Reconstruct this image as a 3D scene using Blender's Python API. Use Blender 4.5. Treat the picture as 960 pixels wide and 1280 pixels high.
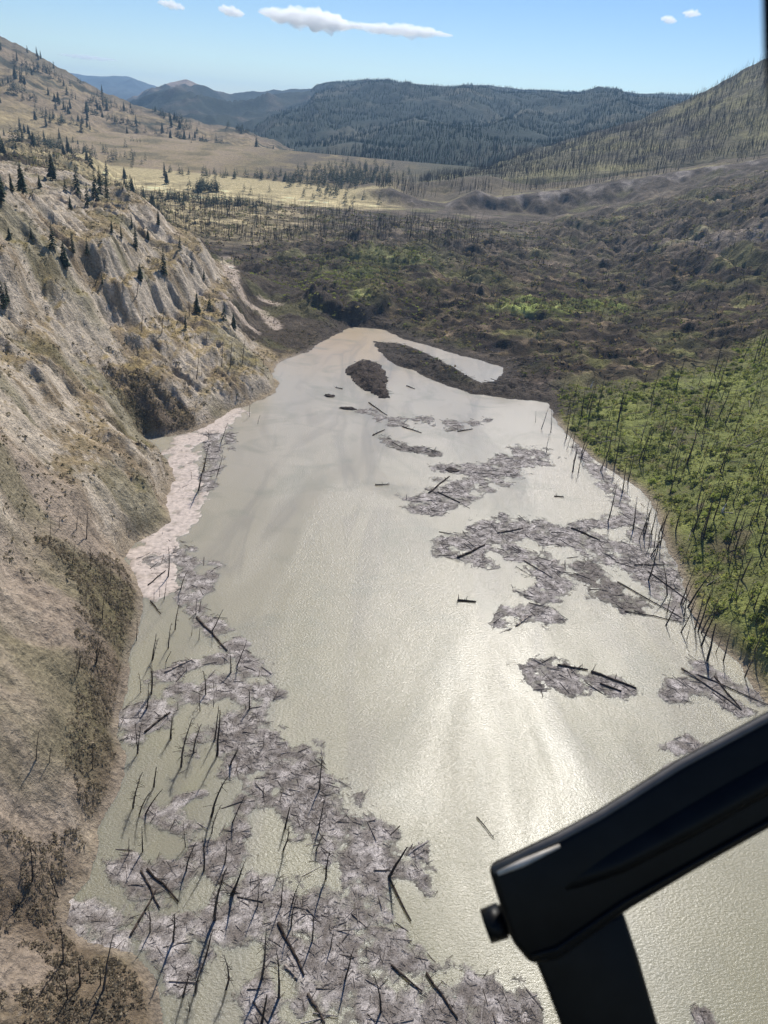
import bpy, math, random, time
import numpy as np
from mathutils import Vector, Matrix

T0 = time.time()
for o in list(bpy.data.objects):
    bpy.data.objects.remove(o)
scn = bpy.context.scene
COL = scn.collection
R = math.radians

# ------------------------------------------------------------------ camera
F = 961.0                                  # focal length in pixels of a 960x1280 frame
PITCH, ROLL = R(27.0), R(5.0)
CAM = np.array([0.0, 0.0, 100.0])          # the aircraft flies 100 m above the lake
r0 = np.array([1.0, 0, 0]); fw = np.array([0, math.cos(PITCH), -math.sin(PITCH)])
u0 = np.array([0, math.sin(PITCH), math.cos(PITCH)])
UP = math.cos(ROLL) * u0 - math.sin(ROLL) * r0
RT = math.cos(ROLL) * r0 + math.sin(ROLL) * u0
cd = bpy.data.cameras.new('camera')
cam = bpy.data.objects.new('camera', cd); COL.objects.link(cam)
cd.sensor_width = 36; cd.sensor_fit = 'AUTO'
cd.lens = F / 1280 * 36
cd.clip_start = 0.05; cd.clip_end = 40000
m = Matrix.Identity(4)
for i in range(3):
    m[i][0] = RT[i]; m[i][1] = UP[i]; m[i][2] = -fw[i]; m[i][3] = CAM[i]
cam.matrix_world = m
cd.dof.use_dof = True; cd.dof.focus_distance = 250; cd.dof.aperture_fstop = 11
scn.camera = cam

# ------------------------------------------------------------------ sky, sun, exposure
SUN_AZ, SUN_EL = R(13.0), R(48.0)          # azimuth clockwise from +Y
w = bpy.data.worlds.new('World'); scn.world = w; w.use_nodes = True
nt = w.node_tree; nt.nodes.clear()
sky = nt.nodes.new('ShaderNodeTexSky'); sky.sky_type = 'NISHITA'; sky.sun_disc = False
sky.sun_elevation = SUN_EL; sky.sun_rotation = SUN_AZ
sky.altitude = 600; sky.air_density = 1.0; sky.dust_density = 0.0; sky.ozone_density = 3.0
bg = nt.nodes.new('ShaderNodeBackground'); bg.inputs['Strength'].default_value = 0.095
wo = nt.nodes.new('ShaderNodeOutputWorld')
hs = nt.nodes.new('ShaderNodeHueSaturation'); hs.inputs['Saturation'].default_value = 1.22; hs.inputs['Hue'].default_value = .51
nt.links.new(sky.outputs[0], hs.inputs['Color']); nt.links.new(hs.outputs[0], bg.inputs[0]); nt.links.new(bg.outputs[0], wo.inputs[0])
sd_ = bpy.data.lights.new('sun', 'SUN'); sd_.energy = 5.0; sd_.angle = R(0.53); sd_.color = (1, .955, .875)
sun = bpy.data.objects.new('sun', sd_); COL.objects.link(sun)
sdir = Vector((math.sin(SUN_AZ) * math.cos(SUN_EL), math.cos(SUN_AZ) * math.cos(SUN_EL), math.sin(SUN_EL)))
sun.rotation_euler = (-sdir).to_track_quat('-Z', 'Y').to_euler()
sun.location = (0, 0, 300)
vs = scn.view_settings
scn.display_settings.display_device = 'sRGB'
vs.view_transform = 'Standard'; vs.look = 'None'; vs.exposure = 0.18; vs.gamma = 1.0
scn.render.engine = 'CYCLES'
cy = scn.cycles
cy.use_denoising = True
cy.max_bounces = 16; cy.diffuse_bounces = 2; cy.glossy_bounces = 3; cy.transmission_bounces = 2
cy.volume_bounces = 14; cy.transparent_max_bounces = 6
cy.use_adaptive_sampling = True; cy.adaptive_threshold = 0.015
cy.sample_clamp_indirect = 4.0

# ------------------------------------------------------------------ helpers
def ray(u, v):
    d = fw * F + RT * (u - 480) - UP * (v - 640)
    return d / np.linalg.norm(d)
def atz(u, v, z=0.0):                      # where a line of sight meets the level z
    d = ray(u, v); t = (z - CAM[2]) / d[2]
    return CAM + d * t
def aty(u, v, y):                          # where it is y metres ahead
    d = ray(u, v); return CAM + d * (y / d[1])
def proj(P):
    q = np.asarray(P, float) - CAM
    c = q @ fw
    return 480 + F * (q @ RT) / c, 640 - F * (q @ UP) / c, c

def _hash(ix, iy, seed):
    h = (ix.astype(np.int64) * 374761393 + iy.astype(np.int64) * 668265263 + seed * 974634777) & 0xffffffff
    h = ((h ^ (h >> 13)) * 1274126177) & 0xffffffff
    return (h ^ (h >> 16)) & 0xffff
_A = np.arange(256) * (2 * math.pi / 256)
_GX, _GY = np.cos(_A), np.sin(_A)
def noise(x, y, seed=0):
    x = np.asarray(x, float); y = np.asarray(y, float)
    x0 = np.floor(x); y0 = np.floor(y); fx = x - x0; fy = y - y0
    ix = x0.astype(np.int64); iy = y0.astype(np.int64)
    def g(dx, dy):
        a = _hash(ix + dx, iy + dy, seed) & 255
        return _GX[a] * (fx - dx) + _GY[a] * (fy - dy)
    ux = fx * fx * fx * (fx * (fx * 6 - 15) + 10); uy = fy * fy * fy * (fy * (fy * 6 - 15) + 10)
    a = g(0, 0); b = g(1, 0); c = g(0, 1); d = g(1, 1)
    return 1.5 * ((a + (b - a) * ux) * (1 - uy) + (c + (d - c) * ux) * uy)
def fbm(x, y, oct=4, seed=0, gain=.5):
    s = 0; a = 1; t = 0
    for k in range(oct):
        s = s + a * noise(x * 2 ** k + 13.7 * k, y * 2 ** k - 7.1 * k, seed + k); t += a; a *= gain
    return s / t * 1.3
def ridged(x, y, oct=4, seed=0):
    s = 0; a = 1; t = 0
    for k in range(oct):
        s = s + a * (1 - 2 * np.abs(noise(x * 2 ** k, y * 2 ** k, seed + k))); t += a; a *= .5
    return s / t
def ss(a, b, x):
    t = np.clip((x - a) / (b - a), 0, 1); return t * t * (3 - 2 * t)
def poly_sd(X, Y, poly):                   # signed distance, + outside
    X = np.asarray(X, float); Y = np.asarray(Y, float)
    d2 = np.full(X.shape, 1e18); ins = np.zeros(X.shape, bool)
    n = len(poly)
    for i in range(n):
        ax, ay = poly[i][:2]; bx, by = poly[(i + 1) % n][:2]
        ex, ey = bx - ax, by - ay; wx, wy = X - ax, Y - ay
        t = np.clip((wx * ex + wy * ey) / (ex * ex + ey * ey + 1e-12), 0, 1)
        d2 = np.minimum(d2, (wx - t * ex) ** 2 + (wy - t * ey) ** 2)
        c = ((ay <= Y) & (by > Y)) | ((by <= Y) & (ay > Y))
        if ey != 0:
            ins ^= c & (X < ax + (Y - ay) / ey * ex)
    return np.where(ins, -1, 1) * np.sqrt(d2)
def line_d(X, Y, pts):
    d2 = np.full(np.shape(X), 1e18)
    for i in range(max(1, len(pts) - 1)):
        ax, ay = pts[i][:2]; bx, by = pts[min(i + 1, len(pts) - 1)][:2]
        ex, ey = bx - ax, by - ay; wx, wy = X - ax, Y - ay
        t = np.clip((wx * ex + wy * ey) / (ex * ex + ey * ey + 1e-9), 0, 1)
        d2 = np.minimum(d2, (wx - t * ex) ** 2 + (wy - t * ey) ** 2)
    return np.sqrt(d2)

def link(name, me, mat=None, parent=None, **props):
    o = bpy.data.objects.new(name, me); COL.objects.link(o)
    if mat and me is not None and not me.materials: me.materials.append(mat)
    if parent: o.parent = parent
    for k, v in props.items(): o[k] = v
    return o
def mesh_np(name, V, Fq, smooth=True):
    """Fq: (n,k) array, or a list of such arrays with different k"""
    me = bpy.data.meshes.new(name)
    V = np.ascontiguousarray(V, np.float32)
    Fs = Fq if isinstance(Fq, list) else [Fq]
    Fs = [np.asarray(f, np.int32) for f in Fs if len(f)]
    me.vertices.add(len(V)); me.vertices.foreach_set('co', V.ravel())
    tot = np.concatenate([np.full(len(f), f.shape[1], np.int32) for f in Fs])
    me.loops.add(int(tot.sum())); me.loops.foreach_set('vertex_index', np.concatenate([f.ravel() for f in Fs]))
    me.polygons.add(len(tot))
    st = np.concatenate([[0], np.cumsum(tot)[:-1]]).astype(np.int32)
    me.polygons.foreach_set('loop_start', st)
    me.polygons.foreach_set('use_smooth', np.full(len(tot), smooth))
    me.update(calc_edges=True); me.validate()
    return me
def colattr(me, C, name='tint'):
    a = me.color_attributes.new(name, 'FLOAT_COLOR', 'POINT')
    C = np.asarray(C, np.float32)
    a.data.foreach_set('color', np.concatenate([C, np.ones((len(C), 1), np.float32)], 1).ravel())

class NG:                                  # terse node builder
    def __init__(s, name):
        s.mat = bpy.data.materials.new(name); s.mat.use_nodes = True
        s.t = s.mat.node_tree; s.t.nodes.clear()
        s.out = s.t.nodes.new('ShaderNodeOutputMaterial')
    def n(s, typ, ins=None, **kw):
        nd = s.t.nodes.new('ShaderNode' + typ)
        for k, v in kw.items(): setattr(nd, k, v)
        for k, v in (ins or {}).items():
            if isinstance(v, bpy.types.NodeSocket): s.t.links.new(v, nd.inputs[k])
            else: nd.inputs[k].default_value = v
        return nd
    def noise(s, vec, scale, detail=5, rough=.55, dist=0):
        return s.n('TexNoise', {'Vector': vec, 'Scale': scale, 'Detail': detail, 'Roughness': rough, 'Distortion': dist}).outputs['Fac']
    def ramp(s, fac, stops):
        nd = s.n('ValToRGB', {'Fac': fac}); e = nd.color_ramp.elements
        while len(e) < len(stops): e.new(.5)
        for el, (p, c) in zip(e, stops):
            el.position = p; el.color = (c, c, c, 1) if isinstance(c, (int, float)) else (*c, 1)
        return nd.outputs['Color']
    def mix(s, fac, a, b, blend='MIX'):
        nd = s.n('Mix', data_type='RGBA', blend_type=blend)
        for i, v in ((0, fac), (6, a), (7, b)):
            if isinstance(v, bpy.types.NodeSocket): s.t.links.new(v, nd.inputs[i])
            else: nd.inputs[i].default_value = v if i == 0 else (*v, 1)
        return nd.outputs[2]
    def math(s, op, a, b=0.0, clamp=False):
        nd = s.n('Math', {0: a, 1: b}, operation=op); nd.use_clamp = clamp
        return nd.outputs[0]
    def obj(s): return s.n('NewGeometry').outputs['Position']
    def done(s, sh, vol=None):
        s.t.links.new(sh, s.out.inputs['Surface']); return s.mat

def plain(name, col, rough=.9, var=.35, scale=1.5, spec=.2, bump=0.0):
    g = NG(name); p = g.n('TexCoord').outputs['Object']
    f = g.noise(p, scale, 4)
    c = g.mix(g.ramp(f, [(.3, 0.0), (.7, 1.0)]), tuple(x * (1 - var) for x in col), tuple(min(1, x * (1 + var)) for x in col))
    ins = {'Base Color': c, 'Roughness': rough, 'Specular IOR Level': spec}
    if bump: ins['Normal'] = g.n('Bump', {'Height': f, 'Strength': bump, 'Distance': .05}).outputs[0]
    return g.done(g.n('BsdfPrincipled', ins).outputs[0])

# ------------------------------------------------------------------ outline of the lake (traced, laid on the lake's level)
LEFT = [(440,408),(425,415),(400,428),(385,440),(362,447),(345,455),(338,468),(348,478),(345,490),(325,500),(300,510),(285,515),(265,530),
        (240,540),(210,545),(185,548),(200,565),(213,580),(219,597),(211,612),(207,630),(212,652),(195,665),(168,678),(155,700),(170,722),
        (178,745),(175,775),(166,800),(162,830),(160,860),(152,890),(147,920),(157,950),(150,985),(137,1010),(122,1035),(122,1065),(110,1100),
        (85,1125),(85,1155),(110,1178),(170,1195),(195,1230),(205,1290)]
RIGHT = [(1150,1000),(1060,950),(1005,915),(960,880),(945,858),(925,832),(900,808),(872,785),(860,745),(845,710),(830,668),(822,640),(800,612),
         (770,592),(740,572),(712,545),(692,522),(686,503),(650,499),(630,497),(590,492),(548,478),(520,464),(492,455),(474,438),(466,426),
         (500,430),(520,436),(545,448),(570,462),(602,480),(622,475),(632,460),(600,450),(560,440),(530,430),(505,424),(480,412)]
lake = [atz(*p)[:2] for p in LEFT] + [np.array([-38., 20.]), np.array([-30., -40.]), np.array([150., -40.]), np.array([170., 40.])] + \
       [atz(*p)[:2] for p in RIGHT]
ISLE = [(429,463),(440,455),(462,450),(478,458),(484,470),(486,490),(489,499),(474,497),(452,486),(438,474)]
isle = [atz(*p)[:2] for p in ISLE]

# ------------------------------------------------------------------ terrain: control heights -> smooth surface
CP = []
def cz(u, v, z): CP.append(atz(u, v, z))
def cy_(u, v, y): CP.append(aty(u, v, y))
for p in LEFT + RIGHT: P = atz(*p); CP.append(P + np.array([0, 0, .4]))
for p in [(450,470),(420,520),(350,600),(300,700),(500,600),(600,600),(700,650),(400,800),(600,800),(750,800),(300,900),(500,950),(200,1000),
          (300,1150),(500,1150),(700,1000),(800,900),(700,1200),(900,1100),(400,1270)]: P = atz(*p); CP.append(P + np.array([0, 0, -2.0]))
for a in [(0,1275,5),(100,1245,3.2),(50,1200,3),(0,1150,6),(40,1080,7),(0,1070,10),(90,1000,5),(40,1000,9),(0,1000,13),(-80,1000,22),(110,900,6),
          (60,900,12),(0,900,19),(-80,900,28),(130,800,7),(70,800,15),(0,800,24),(-80,800,34),(130,730,9),(100,700,14),(50,700,21),(0,700,28),
          (-80,700,39),(160,630,10),(110,620,18),(50,620,27),(0,620,35),(-80,620,46),(180,570,8),(120,545,19),(60,540,30),(0,540,40),(-80,540,52),
          (200,525,7),(180,490,15),(120,460,27),(60,460,37),(0,460,46),(-80,460,58),(255,505,6),(250,470,11),(300,470,8),(320,455,7),(300,430,11),
          (270,400,18),(210,405,26),(130,390,37),(60,390,45),(0,390,51),(-80,380,62),(270,365,23),(220,350,33),(130,330,45),(60,320,51),(0,320,55),
          (245,312,34),(200,295,41),(150,285,47),(100,275,53),(50,262,57),(0,255,59),(-80,250,67),(0,228,61),(60,228,60),(110,238,58),(144,240,54)]:
    u_, v_, z_ = a
    cz(u_, v_, z_ * (1 - .2 * float(ss(330, 400, np.array(v_)) * (1 - ss(760, 900, np.array(v_)))) * (1 if u_ >= 0 else .6)))
# hidden back of the spur, valley floor behind it
for (u, v, z) in [(144,240,54),(200,285,41),(250,308,33),(275,358,22),(300,420,10)]:
    P = atz(u, v, z); CP.append(np.array([P[0] + 16, P[1] + 45, max(4, z - 22)])); CP.append(np.array([P[0] + 30, P[1] + 95, 6]))
for a in [(300,330,6),(290,350,5),(325,385,4),(345,415,2.5),(375,405,5),(395,370,10),(425,345,12),(450,348,11.5),(400,340,10),(440,398,3),(480,400,4),
          (500,380,8),(500,340,13),(455,315,16),(560,405,5),(640,435,4),(690,470,4),(600,350,11),(700,400,7),(760,430,8),(640,310,15),(540,300,16),
          (300,292,6),(350,300,9),(250,275,6),(400,290,12),(450,285,14)]: cz(*a)
for a in [(200,252,800),(300,264,820),(400,270,800),(480,268,800),(560,264,830),(640,262,860),(720,266,820),(800,280,720),(880,285,640),(960,300,560),
          (480,240,900),(540,248,890),(600,240,900),(640,238,910),(700,232,930),(760,226,940),(830,216,930),(900,206,920),(960,196,900),(1050,180,880),
          (520,228,1000),(600,224,1000),(680,222,1010),(400,238,1050),(300,228,1080),(200,226,1050),(180,235,960),(300,240,980),(390,246,960),
          (0,205,560),(0,190,720),(-80,190,700),(100,205,700),(100,195,850),(0,170,950),(160,215,900),(-80,160,1000),(230,222,1000),
          (400,228,1200),(300,218,1230),(550,220,1250),(700,210,1250),(850,190,1250),(960,175,1250)]: cy_(*a)
for a in [(720,492,4),(790,500,8),(760,470,8),(850,455,12),(960,430,21),(850,530,9),(960,510,17),(900,600,10),(960,600,14),(960,700,9),(870,665,5),
          (915,780,4),(960,800,6),(1050,700,18),(1050,820,8),(1050,600,24),(1050,500,32),(960,400,24),(960,360,29),(900,385,19),(850,360,18),(800,345,18),
          (1050,380,44),(740,330,16)]: cz(*a)
CP += [np.array(p, float) for p in [(-110,30,45),(-150,100,60),(-250,250,78),(-330,400,80),(-420,600,70),(-600,900,80),(-700,1200,90),(150,100,6),(220,130,15),(330,300,45),
       (420,450,60),(520,600,80),(700,900,120),(800,1200,130),(200,60,5),(-60,25,15),(0,20,-2),(80,20,-2)]]
CP = np.array(CP)
def q_of(x, y): return x / (y * .62 + 70), np.log(y + 60.0) * .9
def tps_fit(P, lam=2e-4):
    a, b = q_of(P[:, 0], P[:, 1]); n = len(P)
    r2 = (a[:, None] - a) ** 2 + (b[:, None] - b) ** 2
    K = .5 * r2 * np.log(r2 + 1e-12) + lam * np.eye(n)
    M = np.zeros((n + 3, n + 3)); M[:n, :n] = K; M[:n, n] = 1; M[:n, n + 1] = a; M[:n, n + 2] = b; M[n:, :n] = M[:n, n:].T
    return np.linalg.solve(M, np.concatenate([P[:, 2], [0, 0, 0]])), a, b
WT, CA, CB = tps_fit(CP)
NX, NY = 780, 840
Y0, Y1, YC = 22.0, 1300.0, 40.0
L0, L1 = math.log(Y0 + YC), math.log(Y1 + YC)
def yrow(t): return np.exp(L0 + (L1 - L0) * t) - YC
def half(y): return .62 * y + 72
cs = np.linspace(-1, 1, 261); ct = np.linspace(0, 1, 281)
CS, CT = np.meshgrid(cs, ct); cyy = yrow(CT); cxx = CS * half(cyy)
a, b = q_of(cxx.ravel(), cyy.ravel())
base_c = np.zeros(a.size)
for i in range(len(CP)):
    r2 = (a - CA[i]) ** 2 + (b - CB[i]) ** 2
    base_c += WT[i] * .5 * r2 * np.log(r2 + 1e-12)
base_c += WT[-3] + WT[-2] * a + WT[-1] * b
base_c = base_c.reshape(CS.shape)
def bil(G, s, t):                          # s in -1..1, t in 0..1
    n, mcols = G.shape[:2]
    x = np.clip((s + 1) / 2 * (mcols - 1), 0, mcols - 1.001); y = np.clip(t * (n - 1), 0, n - 1.001)
    i = x.astype(int); j = y.astype(int); fx = x - i; fy = y - j
    return (G[j, i] * (1 - fx) + G[j, i + 1] * fx) * (1 - fy) + (G[j + 1, i] * (1 - fx) + G[j + 1, i + 1] * fx) * fy
def st(x, y): return x / half(y), (np.log(np.maximum(y, -30) + YC) - L0) / (L1 - L0)
gs = np.linspace(-1, 1, NX); gt = np.linspace(0, 1, NY)
S, Tt = np.meshgrid(gs, gt); Y = yrow(Tt); X = S * half(Y)
Hb = bil(base_c, S, Tt)

# signed distance to the shore
SD = np.minimum(poly_sd(X, Y, lake), 1e9)
SDI = poly_sd(X, Y, isle) + 1.8 * fbm(X / 5, Y / 6, 4, 59)
wob = fbm(X / 7, Y / 7, 3, 5) * (.5 + Y / 260) * .8
SDw = SD + wob
leftm = ss(0, 12, -(X - (4 - .075 * Y)) ) * (1 - ss(430, 520, Y)) * ss(-1, 4, SD)
# fall line of the smooth slope, then streaks that follow it (rills and gullies)
gyr = np.gradient(Hb, axis=0); gxr = np.gradient(Hb, axis=1)
dxs = np.gradient(X, axis=1); dys = np.gradient(Y, axis=0); dxt = np.gradient(X, axis=0)
dHx = gxr / dxs; dHy = (gyr - dHx * dxt) / dys
gl = np.hypot(dHx, dHy) + 1e-6; gxn, gyn = -dHx / gl, -dHy / gl
sel = leftm > .01
px, py = X[sel].copy(), Y[sel].copy()
wx = fbm(px / 11, py / 11, 3, 40) * 2.0; wy = fbm(px / 11, py / 11, 3, 44) * 2.0
def lic(freq, length, steps, seed):
    acc = 0; qx, qy = px + wx, py + wy
    for sg in (1, -1):
        ax_, ay_ = qx.copy(), qy.copy()
        for k in range(steps):
            acc = acc + noise(ax_ * freq, ay_ * freq, seed)
            s_, t_ = st(ax_, np.clip(ay_, Y0, Y1)); hx = bil(gxn, np.clip(s_, -1, 1), np.clip(t_, 0, 1)); hy = bil(gyn, np.clip(s_, -1, 1), np.clip(t_, 0, 1))
            ax_ += sg * hx * length / steps; ay_ += sg * hy * length / steps
    return acc / np.std(acc)
rill = np.zeros_like(X); gully = np.zeros_like(X)
rill[sel] = lic(1 / 1.7, 9, 7, 60); gully[sel] = lic(1 / 7.0, 26, 8, 80)

H = Hb.copy()
# cliff bands on the left hillside
nz = fbm(X / 38, Y / 38, 3, 11)
ampc = np.clip(.8 + .7 * fbm(X / 55, Y / 55, 2, 15), .25, 1.0) * leftm * (.45 + .55 * ss(230, 330, Y))
PER = 17.0
ph = 2 * math.pi * (Hb + 5 * nz + .9 * gully) / PER
H += -ampc * 1.0 * PER / (2 * math.pi) * np.sin(ph) * ss(2, 9, Hb)
cliff = ampc * ss(-.2, .7, -np.cos(ph)) * ss(2, 6, Hb)          # where the band is steep
H += leftm * ss(1, 8, Hb) * (-1.25 * np.abs(gully) * (.35 + 1.0 * cliff) * (.35 + .65 * ss(100, 220, Y)) - .5 * np.abs(rill) * (.02 + 1.2 * cliff) * ss(110, 230, Y) + 1.0 + 1.0 * fbm(X / 9, Y / 9, 5, 21, .6))
# sharp spines and cliff edges on the hillside
def spine(pts, amp, wid, seed, step=0.0):
    global H
    W = [np.array(hit_b(*p)) for p in pts]
    jx = X + 2.2 * fbm(X / 8, Y / 8, 3, seed); jy = Y + 2.2 * fbm(X / 8, Y / 8, 3, seed + 3)
    d = line_d(jx, jy, W)
    al = .65 + .6 * fbm(X / 12, Y / 12, 2, seed + 5)
    H = H + leftm * amp * np.exp(-d / wid) * np.clip(al, .2, 1.4)
def hit_b(u, v):
    d = ray(u, v); t = np.linspace(60, 900, 3000); Q = CAM + d * t[:, None]; ok = (Q[:, 1] > Y0) & (Q[:, 1] < Y1)
    s_, t_ = st(Q[:, 0], np.clip(Q[:, 1], Y0, Y1)); z = bil(Hb, np.clip(s_, -1, 1), np.clip(t_, 0, 1))
    i = int(np.argmax(ok & (Q[:, 2] < z))); return Q[i]
spine([(70,385),(115,410),(165,440),(225,455),(290,455)], 6.0, 7, 700)
spine([(0,440),(40,478),(80,525),(130,562),(190,590)], 5.0, 6, 710)
spine([(0,570),(50,605),(110,640),(170,655)], 3.6, 6, 720)
spine([(144,245),(200,290),(250,318),(268,362),(292,415)], 4.5, 6, 730)
spine([(60,322),(110,352),(160,385),(205,408)], 4.0, 6, 740)
spine([(0,262),(60,268),(120,274),(180,296),(225,326)], 5.5, 5, 750)
spine([(0,340),(40,365),(70,385)], 4.5, 6, 760)
spine([(150,335),(190,365),(235,395),(262,420)], 2.8, 5, 770)
spine([(0,660),(50,720),(85,780)], 2.2, 7, 780)
spine([(0,860),(60,930),(95,990)], 1.6, 6, 790)
H += leftm * ss(2, 8, Hb) * ss(140, 260, Y) * 1.7 * ridged(X / 6 + .5 * fbm(X / 9, Y / 9, 2, 801), Y / 7, 5, 803)
H += leftm * ss(1, 5, Hb) * (.45 * ridged(X / 2.3 + .6 * fbm(X / 4, Y / 4, 2, 811), Y / 2.6, 3, 813) + .25 * noise(X / .9, Y / 1.1, 815))
# bluffs falling straight into the water
def near(u, v, rx, ry=None, z=0): P = atz(u, v, z); return np.exp(-((X - P[0]) / rx) ** 2 - ((Y - P[1]) / (ry or rx)) ** 2)
bluff = np.clip(near(335, 480, 16, 22) + near(285, 505, 13, 16) + near(212, 600, 11, 14) + near(195, 630, 10, 12), 0, 1)
H = H + bluff * leftm * ss(.5, 5.5, SD) * (3.0 + 1.0 * rill * .5)
# slumped ground past the head of the lake
gl_ = ss(240, 290, Y - .55 * X + 22 * fbm(X / 30, Y / 30, 3, 29))
slide = np.where(X > 0, gl_, ss(330, 420, Y + .25 * X)) * (1 - ss(800, 900, Y)) * (1 - leftm) * ss(-2, 10, SD)
rightb = ss(20, 60, X) * (1 - gl_) * ss(-1, 6, SD)
hum = fbm(X / 26, Y / 40, 4, 31)
H += slide * (5.0 * hum + 4.0 * ridged(X / 17, Y / 13, 5, 33) - 1.5) * ss(0, 25, SD) * (1 + .5 * ss(450, 700, Y))
sc_ph = 2 * math.pi * (Hb + 4 * fbm(X / 70, Y / 90, 3, 36)) / 11.0
H += slide * ss(420, 520, Y) * -.95 * 11 / (2 * math.pi) * np.sin(sc_ph)
scarp = slide * ss(420, 520, Y) * ss(.1, .8, -np.cos(sc_ph))
H += rightb * (.9 * fbm(X / 14, Y / 14, 3, 38) + .35 * noise(X / 3.5, Y / 3.5, 39)) * ss(0, 12, SD)
# terraces and their dark scarps below the burnt hill
far = ss(760, 860, Y)
eph = 2 * math.pi * (Hb + 6 * fbm(X / 90, Y / 160, 4, 51)) / 16.0
H += far * (1 - ss(1050, 1150, Y)) * ss(-60, 40, X) * -.85 * 16 / (2 * math.pi) * np.sin(eph)
H += far * 1.2 * fbm(X / 60, Y / 90, 3, 55)
# the dark scarp that ends the terraces
EDGE = [(250,262,860),(330,262,860),(395,256,870),(430,244,880),(460,236,890),(490,234,900),(520,249,890),(556,254,885),(578,246,890),(597,237,895),(622,247,890),(650,243,900),
        (700,237,915),(760,228,920),(830,217,915),(900,207,905),(960,198,890),(1060,180,870)]
EW = np.array([aty(*p) for p in EDGE])
xe = X + 5 * fbm(X / 25, Y / 25, 3, 61)
ye = np.interp(xe, EW[:, 0], EW[:, 1]); ze = np.interp(xe, EW[:, 0], EW[:, 2])
dE = ye - Y + 6 * fbm(X / 18, Y / 18, 3, 63)
wE = ss(-330, -230, X)
bench = ze + np.clip(-dE, 0, 400) * .012 + 2.2 * fbm(X / 50, Y / 70, 3, 65)
up = ss(-70, -10, -np.abs(dE)) * 0 + (dE < 0) * ss(130, 60, -dE)
H = np.where(dE < 0, H * (1 - wE * up) + bench * wE * up, H)
s_f, t_f = st(X, np.clip(ye - 170, Y0, Y1)); zf = bil(Hb, np.clip(s_f, -1, 1), np.clip(t_f, 0, 1)); drop = np.clip((ze - zf) * .9, 2, 40)
face = ss(0, 1, dE / np.clip(60 + 60 * fbm(X / 45, Y / 90, 3, 73), 26, 120))
H = np.where(dE >= 0, H * (1 - wE * ss(200, 30, dE)) + (ze - drop * face + (4.0 * fbm(X / 18, Y / 26, 5, 67, .6) + 3.0 * ridged(X / 22, Y / 40, 4, 68) - 1.5) * ss(0, .25, face)) * wE * ss(200, 30, dE), H)
scarpf = wE * ss(-3, 2, dE) * (1 - ss(60, 120, dE + 40 * fbm(X / 30, Y / 30, 3, 69)))
# knoll with a broken face, and steps in the slump
def step_face(u, v, z, wx, hgt, back, curve=0.0):
    global H
    P = atz(u, v, z); yk = P[1] + curve * ((X - P[0]) / wx) ** 2 + 3 * fbm(X / 6, X * 0, 3, 62)
    t = Y - yk; H = H + np.exp(-((X - P[0]) / wx) ** 4) * hgt * ss(0, 9, t) * ss(back, back * .3, t) * (1 + .3 * fbm(X / 7, Y / 7, 2, 64))
step_face(432, 400, 3.5, 22, 7.0, 70, 14)
step_face(700, 402, 8, 32, 3.5, 45, 5)
step_face(560, 372, 8, 26, 3.5, 40, -5)
step_face(610, 318, 14, 50, 3, 80, 10)
P = atz(428, 372, 9); kn = np.exp(-((X - P[0]) / 16) ** 2 - ((Y - P[1]) / 12) ** 2)
H += kn * 1.0 * fbm(X / 6, Y / 6, 3, 75)
# shore
land = np.maximum(np.where(SDw > 0, .25 + .05 * SDw, 0), H)
land = land * ss(-.2, 3.0, SDw) + (.12 + .14 * np.clip(SDw, 0, 9)) * (1 - ss(-.2, 3.0, SDw))
H = np.where(SDw > 0, land, np.maximum(-2.5, .16 * SDw))
spit = near(540, 462, 34, 22) + near(610, 488, 30, 14); H = np.where((SDw > 0), H + np.clip(spit, 0, 1) * ss(0, 5, SDw) * (1.2 + 2.6 * fbm(X / 5, Y / 7, 4, 57, .6)), H)
ih = 2.2 * ss(0, 6, -SDI) + 2.0 * fbm(X / 3.5, Y / 5, 4, 58, .6) * ss(0, 4, -SDI)
H = np.where(SDI < 0, np.maximum(H, .15 + ih), H)
print('terrain', round(time.time() - T0, 1))
def hz(x, y):
    s_, t_ = st(np.asarray(x, float), np.asarray(y, float)); return bil(H, np.clip(s_, -1, 1), np.clip(t_, 0, 1))
def gat(G, x, y):
    s_, t_ = st(np.asarray(x, float), np.asarray(y, float)); return bil(G, np.clip(s_, -1, 1), np.clip(t_, 0, 1))
def hit(u, v, zmin=0.0):                   # first ground met along a line of sight
    d = ray(u, v); t = np.linspace(40, 1700, 5000); Q = CAM + d * t[:, None]
    ok = (Q[:, 1] > Y0) & (Q[:, 1] < Y1)
    below = ok & (Q[:, 2] < np.maximum(hz(Q[:, 0], np.clip(Q[:, 1], Y0, Y1)), zmin))
    i = np.argmax(below) if below.any() else len(t) - 1
    return Q[i]

# ------------------------------------------------------------------ ground colours
def mixc(C, m, col): return C * (1 - m[..., None]) + np.array(col) * m[..., None]
n1 = fbm(X / 16, Y / 16, 4, 101); n2 = fbm(X / 4, Y / 4, 3, 105); n3 = fbm(X / 45, Y / 60, 4, 109); n4 = fbm(X / 1.6, Y / 1.6, 2, 113)
gy2 = np.gradient(H, axis=0); gx2 = np.gradient(H, axis=1)
sx = gx2 / dxs; sy = (gy2 - sx * dxt) / dys; slope = np.hypot(sx, sy)
C = np.ones(X.shape + (3,)) * np.array([.29, .22, .14])                       # dry soil
C = mixc(C, ss(-.3, .5, n1) * .7, (.33, .255, .14))                              # bleached grass
C = mixc(C, leftm * ss(-.1, .4, n3 + .5 * n2) * .6, (.185, .15, .09))
C = mixc(C, leftm * np.clip(cliff * 1.1 + ss(.55, 1.1, slope), 0, 1) * .85 * ss(-.5, .1, n1 + .5 * n2), (.54, .455, .355))   # pale silt faces
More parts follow.
